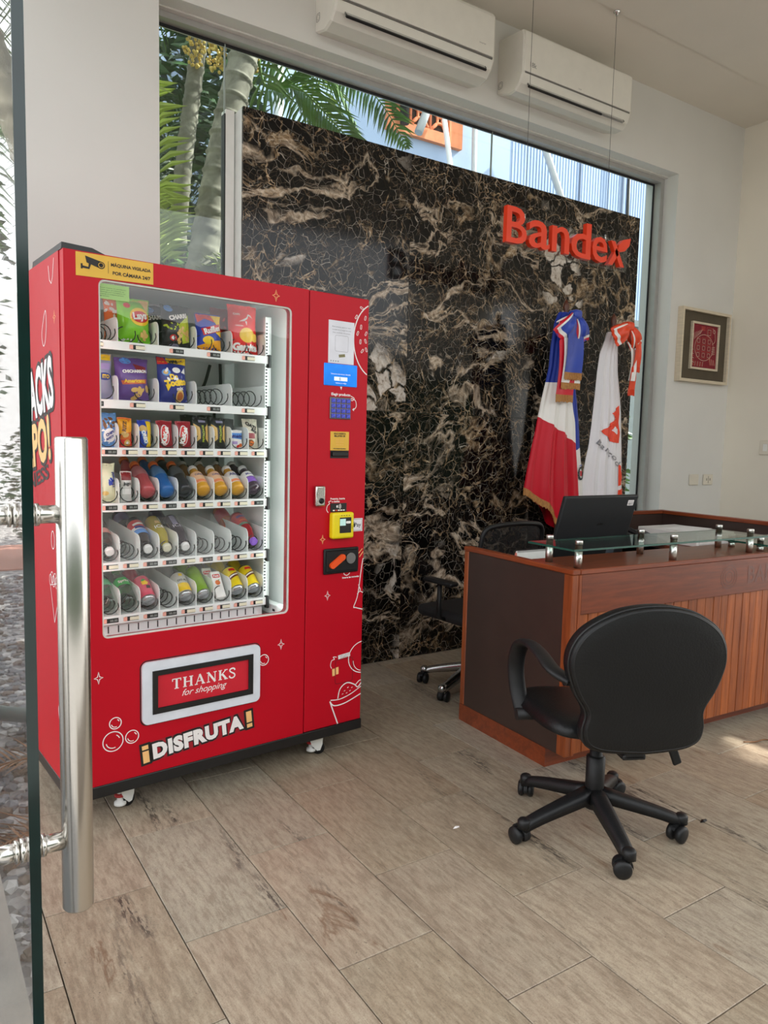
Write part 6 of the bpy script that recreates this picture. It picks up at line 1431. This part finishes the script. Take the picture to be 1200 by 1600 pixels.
def desk_chair():
    t = thing('mesh_chair', 'black mesh-back chair behind the desk, in front of the marble', 'chair', T(2.70, 3.16, 0) @ RZ(rad(4)))
    star_base(t, .29, 192, legm=mat('chromed_base', (190, 190, 190), .2, 1.0))
    b = MB(); b.lathe([(.028, .12), (.030, .27), (.022, .275), (.022, .41)], 20); obj('gas_column', b, CHROME, t)
    b = MB(); b.rbox(-.24, .24, -.22, .24, .42, .485, .03, 3); obj('seat', b, mat('black_fabric', (24, 24, 26), .8, var=.2, scale=40, bump=.3), t)
    out = smoothpath([(0, .985), (.12, .980), (.205, .962), (.232, .90), (.228, .76), (.205, .60), (.17, .555), (0, .545), (-.17, .555), (-.205, .60), (-.228, .76), (-.232, .90), (-.205, .962), (-.12, .980)], 5, True)
    f = lambda x, z: (x, -.24 - .10 * (z - .5) + .35 * x * x, z)
    b = MB(); b.tube([f(x, z) for x, z in out], .013, 10, 0, True); obj('back_frame', b, BLACKP, t)
    a = NT('black_mesh_cloth'); tr = a.n('ShaderNodeBsdfTransparent'); mx = a.n('ShaderNodeMixShader'); v = a.objcoord()
    ck = a.n('ShaderNodeTexChecker'); ck.inputs['Scale'].default_value = 420; a.l(v, ck.inputs['Vector']); a.p.inputs['Base Color'].default_value = (.008, .008, .009, 1); a.p.inputs['Roughness'].default_value = .5
    mx.inputs[0].default_value = .82; a.l(tr.outputs[0], mx.inputs[1]); a.l(a.p.outputs[0], mx.inputs[2]); a.l(mx.outputs[0], a.out.inputs[0])
    b = MB(); c = (0, .77); n = len(out)
    for s0, s1 in ((1, .66), (.66, .33), (.33, .02)):
        p0 = [f(x * s0, c[1] + (z - c[1]) * s0) for x, z in out]; p1 = [f(x * s1, c[1] + (z - c[1]) * s1) for x, z in out]
        b.add(p0 + p1, [(i, (i + 1) % n, n + (i + 1) % n, n + i) for i in range(n)], 0, True)
    obj('mesh_back', b, a.m, t)
    b = MB(); b.tube(smoothpath([(0, -.02, .41), (0, -.20, .42), (0, -.255, .50), (0, -.262, .62)], 5), .018, 10); obj('back_bracket', b, BLACKP, t)
    for s_ in (-1, 1):
        b = MB(); b.tube([(s_ * .235, 0, .44), (s_ * .275, 0, .46), (s_ * .275, 0, .64)], .014, 8); b.rbox(s_ * .275 - .03, s_ * .275 + .03, -.12, .11, .64, .665, .01); obj('armrest', b, BLACKP, t)
desk_chair()

# ------------------------------------------------------------------ flags
def interp(tab, z):
    if z >= tab[0][0]: return tab[0][1]
    for (z0, x0), (z1, x1) in zip(tab, tab[1:]):
        if z >= z1: return x1 + (x0 - x1) * (z - z1) / (z0 - z1)
    return tab[-1][1]
class Drape:
    def __init__(s, left, right, hem, ztop, nf=5.0, ph=0., R=.085, amp=.017):
        s.l, s.r, s.hem, s.zt, s.nf, s.ph, s.R, s.amp = left, right, hem, ztop, nf, ph, R, amp
    def xz(s, u, v):
        z = s.zt + (interp(s.hem, 1 - u) - s.zt) * v
        return interp(s.l, z) + (interp(s.r, z) - interp(s.l, z)) * u, z
    def depth(s, u, z):
        v = (s.zt - z) / 1.3; e = math.sin(PI * min(1, max(0, u)))
        f = s.amp * min(1, .25 + v) * e ** .5
        w = s.nf * (u + .05 * math.sin(3 * v)) * 2 * PI + s.ph
        return -(s.R * (.35 + .65 * min(1, v)) * e ** .7 + f * (math.sin(w) + .35 * math.sin(2.3 * w + 1 + 2 * v)))
    def front(s, x, z, lift=0.):
        u = (x - interp(s.l, z)) / (interp(s.r, z) - interp(s.l, z))
        return (x, s.depth(u, z) - .006 - lift, z)
    def mesh(s, nu=72, nv=60):
        b = MB(); b.grid(nu, nv, lambda u, v: (lambda p: (p[0], s.depth(u, p[1]), p[1]))(s.xz(u, v)))
        b.grid(nu // 2, nv, lambda u, v: (lambda p: (p[0], s.R * .6 * math.sin(PI * u) ** .8 + s.amp * .7 * math.sin(PI * u) * math.sin(9 * PI * u), p[1]))(s.xz(u, v)))
        return b
def flag_cloth(name, f):
    """satin whose colour fields are cut by straight seams in the flag's own x-z plane"""
    a = NT(name); tc = a.n('ShaderNodeTexCoord'); sp = a.n('ShaderNodeSeparateXYZ'); a.l(tc.outputs['Object'], sp.inputs[0])
    X, Z = sp.outputs[0], sp.outputs[2]
    def half(A, B, Cc):                              # 1 where A x + B z + C > 0
        return a.math('GREATER_THAN', a.math('ADD', a.math('ADD', a.math('MULTIPLY', X, A), a.math('MULTIPLY', Z, B)), Cc), 0.0)
    c = f(a, half); a.l(c, a.p.inputs['Base Color']); a.p.inputs['Roughness'].default_value = .42; a.p.inputs['Specular IOR Level'].default_value = .3; a.p.inputs['Sheen Weight'].default_value = .06
    n = a.noise(a.objcoord((1, 1, .3)), 60, 3); a.bump(n.outputs[0], .08, .002); return a.m
def flag_stand(t, top):
    POLE = mat('dark_pole_wood', (88, 46, 28), .4, var=.15)
    b = MB(); b.lathe([(.013, .05), (.013, top - .06)], 14); obj('pole', b, POLE, t)
    b = MB(); b.lathe([(.013, top - .065), (.020, top - .055), (.012, top - .045), (.022, top - .02), (.016, top + .01), (.002, top + .035)], 14); obj('finial', b, POLE, t)
    b = MB(); b.lathe([(.16, 0), (.165, .012), (.14, .03), (.05, .05), (.03, .09), (.0, .092)], 24); obj('base', b, POLE, t)
def ribbon_tail(t, x0, x1, ztop, zbot, y, m, fr=None, xt=None, sag=.01, frm=None):
    xt = xt if xt is not None else (x0 + x1) / 2
    def P(u, v, off):
        z = ztop + (zbot - ztop) * v; w = min(1, .25 + v * 4); x = xt + ((x0 + (x1 - x0) * u) - xt) * w
        return (x, y - .012 * math.sin(PI * v) - .006 * math.sin(u * 5 + v * 3) + off, z)
    b = MB(); b.grid(7, 16, lambda u, v: P(u, v, 0)); b.grid(7, 16, lambda u, v: P(u, v, .0025)); o = obj('ribbon_tail', b, m, t)
    if fr:
        b = MB(); k = 22
        for i in range(k):
            xa = x0 + (x1 - x0) * (i + .08) / k; xb = x0 + (x1 - x0) * (i + .92) / k; dz = fr * random.uniform(.88, 1.08); yy = P((i + .5) / k, 1, 0)[1]
            b.box(xa, xb, yy - .002, yy + .003, zbot - dz, zbot + .002)
        ob = obj('gold_fringe' if frm is None else 'fringe', b, frm or mat('gold_fringe', (176, 122, 62), .6, var=.2, scale=80), o)
def bow_lobe(t, kx, kz, tipx, tipz, wid, y, m, edge=None):
    d = Vector((tipx - kx, tipz - kz)); L = d.length; d.normalize(); n = Vector((-d.y, d.x))
    def P(u, v, s_):
        w = wid * (.22 + .78 * math.sin(min(1, v * 1.1) * PI / 2)); q = kx + d.x * L * v + n.x * (u - .5) * w, kz + d.y * L * v + n.y * (u - .5) * w
        bul = .055 * math.sin(PI * min(1, v * 1.02)) * (1 - (2 * u - 1) ** 2 * .5) + .006 * math.sin(u * 14)
        return (q[0], y - s_ * bul * (1 if s_ > 0 else .3), q[1])
    b = MB(); b.grid(13, 12, lambda u, v: P(u, v, 1), mif=(lambda i, j: (1 if edge and (i < 1 or j > 9) else (2 if edge and (i < 2 or j > 8) else 0))))
    b.grid(13, 12, lambda u, v: P(u, v, -1)); obj('bow_loop', b, [m] + (edge or []), t)
def flags():
    SB = mat('ribbon_blue', (28, 62, 168), .35, var=.08, sheen=.3); SW = mat('ribbon_white', (238, 236, 232), .4); SR = mat('ribbon_red', (206, 20, 44), .35, var=.08); SO = mat('ribbon_orange', (228, 72, 34), .35, var=.10)
    # --- national flag
    ox, oy = 3.70, 3.53
    sh = lambda tab: [(z, x - ox) for z, x in tab]
    L = sh([(2.27, 3.64), (2.20, 3.60), (2.05, 3.575), (1.913, 3.566), (1.818, 3.542), (1.71, 3.513), (1.582, 3.484), (1.482, 3.464), (1.38, 3.438), (1.25, 3.41), (1.12, 3.387), (.9, 3.37), (.7, 3.36)])
    R = sh([(2.27, 3.76), (2.18, 3.79), (1.98, 3.790), (1.89, 3.794), (1.693, 3.84), (1.56, 3.864), (1.398, 3.886), (1.28, 3.908), (1.167, 3.928), (1.063, 3.941), (.72, 3.97)])
    hem = [(1.0, 1.12), (.66, 1.0), (.59, .94), (.48, .865), (0, .72)]
    D = Drape(L, R, hem, 2.27, 4.0, .6)
    t = thing('national_flag', 'draped flag of blue, red and white with a blue bow on a floor pole', 'flag', T(ox, oy, 0)); flag_stand(t, 2.325)
    def fields(a, half):
        dx = lambda x: x - ox
        red = a.math('MULTIPLY', half(-.55, -1, 1.584 + .55 * dx(3.484)), half(-1, -.1265, dx(3.824) + 1.397 * .1265))
        bl = a.math('MULTIPLY', half(1, .28, -(dx(3.727) + 1.735 * .28)), half(-.4, 1, -(1.375 - .4 * dx(3.84))))
        bl = a.math('MAXIMUM', bl, half(0, 1, -1.81))
        c = a.mix(red, lin((236, 232, 226)), lin((196, 6, 34))); return a.mix(bl, c, lin((26, 54, 156)))
    obj('cloth', D.mesh(), flag_cloth('national_flag_satin', fields), t)
    b = MB()                                            # gold fringe along the hem
    for i in range(120):
        u = i / 120; u1 = (i + .85) / 120; p, q = D.xz(u, 1), D.xz(u1, 1); dz = .042 * random.uniform(.9, 1.1)
        y0, y1 = D.depth(u, p[1]), D.depth(u1, q[1]); b.add([(p[0], y0 - .003, p[1] + .004), (q[0], y1 - .003, q[1] + .004), (q[0], y1 - .003, q[1] - dz), (p[0], y0 - .003, p[1] - dz), (p[0], y0 + .003, p[1] + .004), (q[0], y1 + .003, q[1] + .004), (q[0], y1 + .003, q[1] - dz), (p[0], y0 + .003, p[1] - dz)], [(0, 1, 2, 3), (4, 7, 6, 5), (0, 3, 7, 4), (1, 5, 6, 2), (3, 2, 6, 7)])
    obj('hem_fringe', b, mat('gold_fringe', (176, 122, 62), .6, var=.2, scale=80), t)
    fl = Flat(D.front); cx, cz = 3.888 - ox, 1.215
    for k in range(7):
        a0 = rad(100 + k * 26); fl.poly(rot2(ell(0, 0, .006, .014, 8), cx + .030 * math.cos(a0), cz + .040 * math.sin(a0), a0 + .5), 0); fl.poly(rot2(ell(0, 0, .006, .014, 8), cx + .030 * math.cos(-a0 + PI), cz + .040 * math.sin(-a0 + PI), -a0), 0)
    fl.poly([(cx - .012, cz - .018), (cx + .012, cz - .018), (cx + .014, cz + .018), (cx - .014, cz + .018)], 1); fl.stroke(ell(cx, cz + .048, .022, .008, 8, 20, 160), .006, 2)
    obj('emblem', fl.mb, [mat('emblem_dark_green', (34, 44, 52), .6), SR, SB], t, label='small coat of arms')
    yr = -.105; ox2 = ox; ox = ox + .03
    ribbon_tail(t, 3.578 - ox, 3.728 - ox, 2.15, 1.728, yr + .014, SR, .046, .02 - .06); ribbon_tail(t, 3.610 - ox, 3.778 - ox, 2.15, 1.806, yr + .004, SW, .040, -.03); ribbon_tail(t, 3.626 - ox, 3.776 - ox, 2.22, 1.872, yr - .008, SB, .046, -.03)
    bow_lobe(t, -.02, 2.255, -.15, 2.085, .15, yr + .01, SB, [SR, SW]); bow_lobe(t, -.01, 2.255, .06, 2.075, .13, yr + .012, SB, [SR, SW]); bow_lobe(t, -.045, 2.23, -.13, 2.15, .10, yr + .03, SB, [SW, SR])
    b = MB(); b.rbox(-.05, .02, yr - .03, yr + .05, 2.215, 2.275, .02, 3); obj('bow_knot', b, SB, t)
    # --- company flag
    ox, oy = 4.17, 3.53
    L = sh = None
    sf = lambda tab: [(z, x - ox) for z, x in tab]
    L = sf([(2.19, 4.12), (2.10, 4.075), (2.04, 4.045), (1.906, 4.026), (1.736, 4.014), (1.53, 3.995), (1.399, 3.978), (1.30, 3.952), (1.188, 3.934), (1.064, 3.920), (.6, 3.89)])
    R = sf([(2.19, 4.20), (2.10, 4.225), (1.92, 4.24), (1.764, 4.276), (1.645, 4.296), (1.405, 4.322), (1.27, 4.334), (1.07, 4.351), (.60, 4.37)])
    D = Drape(L, R, [(1, .62), (0, .66)], 2.19, 4.5, 2.0, .06, .013)
    t = thing('company_flag', 'white draped flag with an orange emblem and an orange bow on a floor pole', 'flag', T(ox, oy, 0)); flag_stand(t, 2.285)
    obj('cloth', D.mesh(), flag_cloth('white_flag_satin', lambda a, h: a.mix(0., lin((232, 228, 230)), lin((232, 228, 230)))), t)
    P = lambda ps: [(x - ox, z) for x, z in ps]
    fl = Flat(D.front)
    Bo = P([(4.233, 1.692), (4.159, 1.633), (4.183, 1.595), (4.134, 1.548), (4.065, 1.508), (4.132, 1.447), (4.17, 1.432), (4.245, 1.428), (4.249, 1.503), (4.233, 1.572), (4.239, 1.629)])
    fl.poly(Bo, 0, 0, .015); fl.poly(P([(4.177, 1.543), (4.226, 1.527), (4.227, 1.491), (4.203, 1.484), (4.158, 1.514)]), 1, .0012, .015)
    for ps in ([(4.251, 1.282), (4.309, 1.236), (4.333, 1.186), (4.312, 1.143), (4.259, 1.125)], [(4.261, 1.097), (4.344, 1.106), (4.347, 1.06), (4.258, 1.05)], [(4.345, .961), (4.35, .895), (4.301, .879)]): f3 = Flat(D.front); f3.poly(P(ps), 0, 0, .015); obj('emblem', f3.mb, mat('emblem_orange', (232, 66, 30), .45), t)
    f2 = Flat(D.front)
    f2.text('Banco d', 4.140 - ox, 1.358, w=.275, h=.038, mi=0, rot=rad(-35.5), weight=.004, lift=.004)
    obj('lettering', f2.mb, mat('emblem_grey', (140, 138, 142), .5), t)
    obj('emblem', fl.mb, [mat('emblem_orange', (232, 66, 30), .45), mat('emblem_white', (232, 228, 230), .45), mat('emblem_grey', (140, 138, 142), .5)], t, label='orange letter emblem')
    yr = -.10
    ribbon_tail(t, 4.252 - ox, 4.312 - ox, 2.12, 1.80, yr + .012, SO, .04, .03, frm=SO); ribbon_tail(t, 4.238 - ox, 4.30 - ox, 2.12, 1.86, yr + .004, SW, None, .03); ribbon_tail(t, 4.266 - ox, 4.332 - ox, 2.18, 1.955, yr - .006, SO, .035, .05, frm=SO)
    bow_lobe(t, .04, 2.235, -.105, 2.135, .135, yr + .005, SO, [SO, SW]); bow_lobe(t, .045, 2.235, .135, 2.09, .12, yr + .008, SO, [SO, SW]); bow_lobe(t, .03, 2.22, -.06, 2.16, .09, yr + .02, SO)
    b = MB(); b.rbox(.0, .075, yr - .03, yr + .05, 2.19, 2.255, .02, 3); obj('bow_knot', b, SO, t)
flags()

# ------------------------------------------------------------------ litter on the floor
def litter():
    for x, y, r, lb, m in ((1.66, 2.005, .010, 'tiny white crumb of paper on the floor in front of the desk', WPRINT), (2.50, 1.565, .014, 'dark dry leaf scrap on the floor right of the swivel chair', BLACKP)):
        b = MB(); b.add([(-r * 1.6, 0, 0), (-r * .5, -r * .6, .002), (r * 1.2, -r * .3, 0), (r * 1.5, r * .3, .002), (0, r * .7, .003), (-r * .2, 0, .006)], [(0, 1, 5), (1, 2, 5), (2, 3, 5), (3, 4, 5), (4, 0, 5), (4, 3, 2, 1, 0)])
        tag(obj('floor_scrap', b, m, None, T(x, y, .0006)), lb, 'scrap')
    b = MB(); b.tube(smoothpath([(0, 0, .004), (.05, -.03, .006), (.12, -.035, .004), (.16, -.08, .005)], 5), [.003] * 16, 6); tag(obj('dry_twig', b, DRYLEAF, None, T(3.35, 1.92, .001)), 'thin dark twig on the sunlit floor in front of the planks', 'twig')
litter()
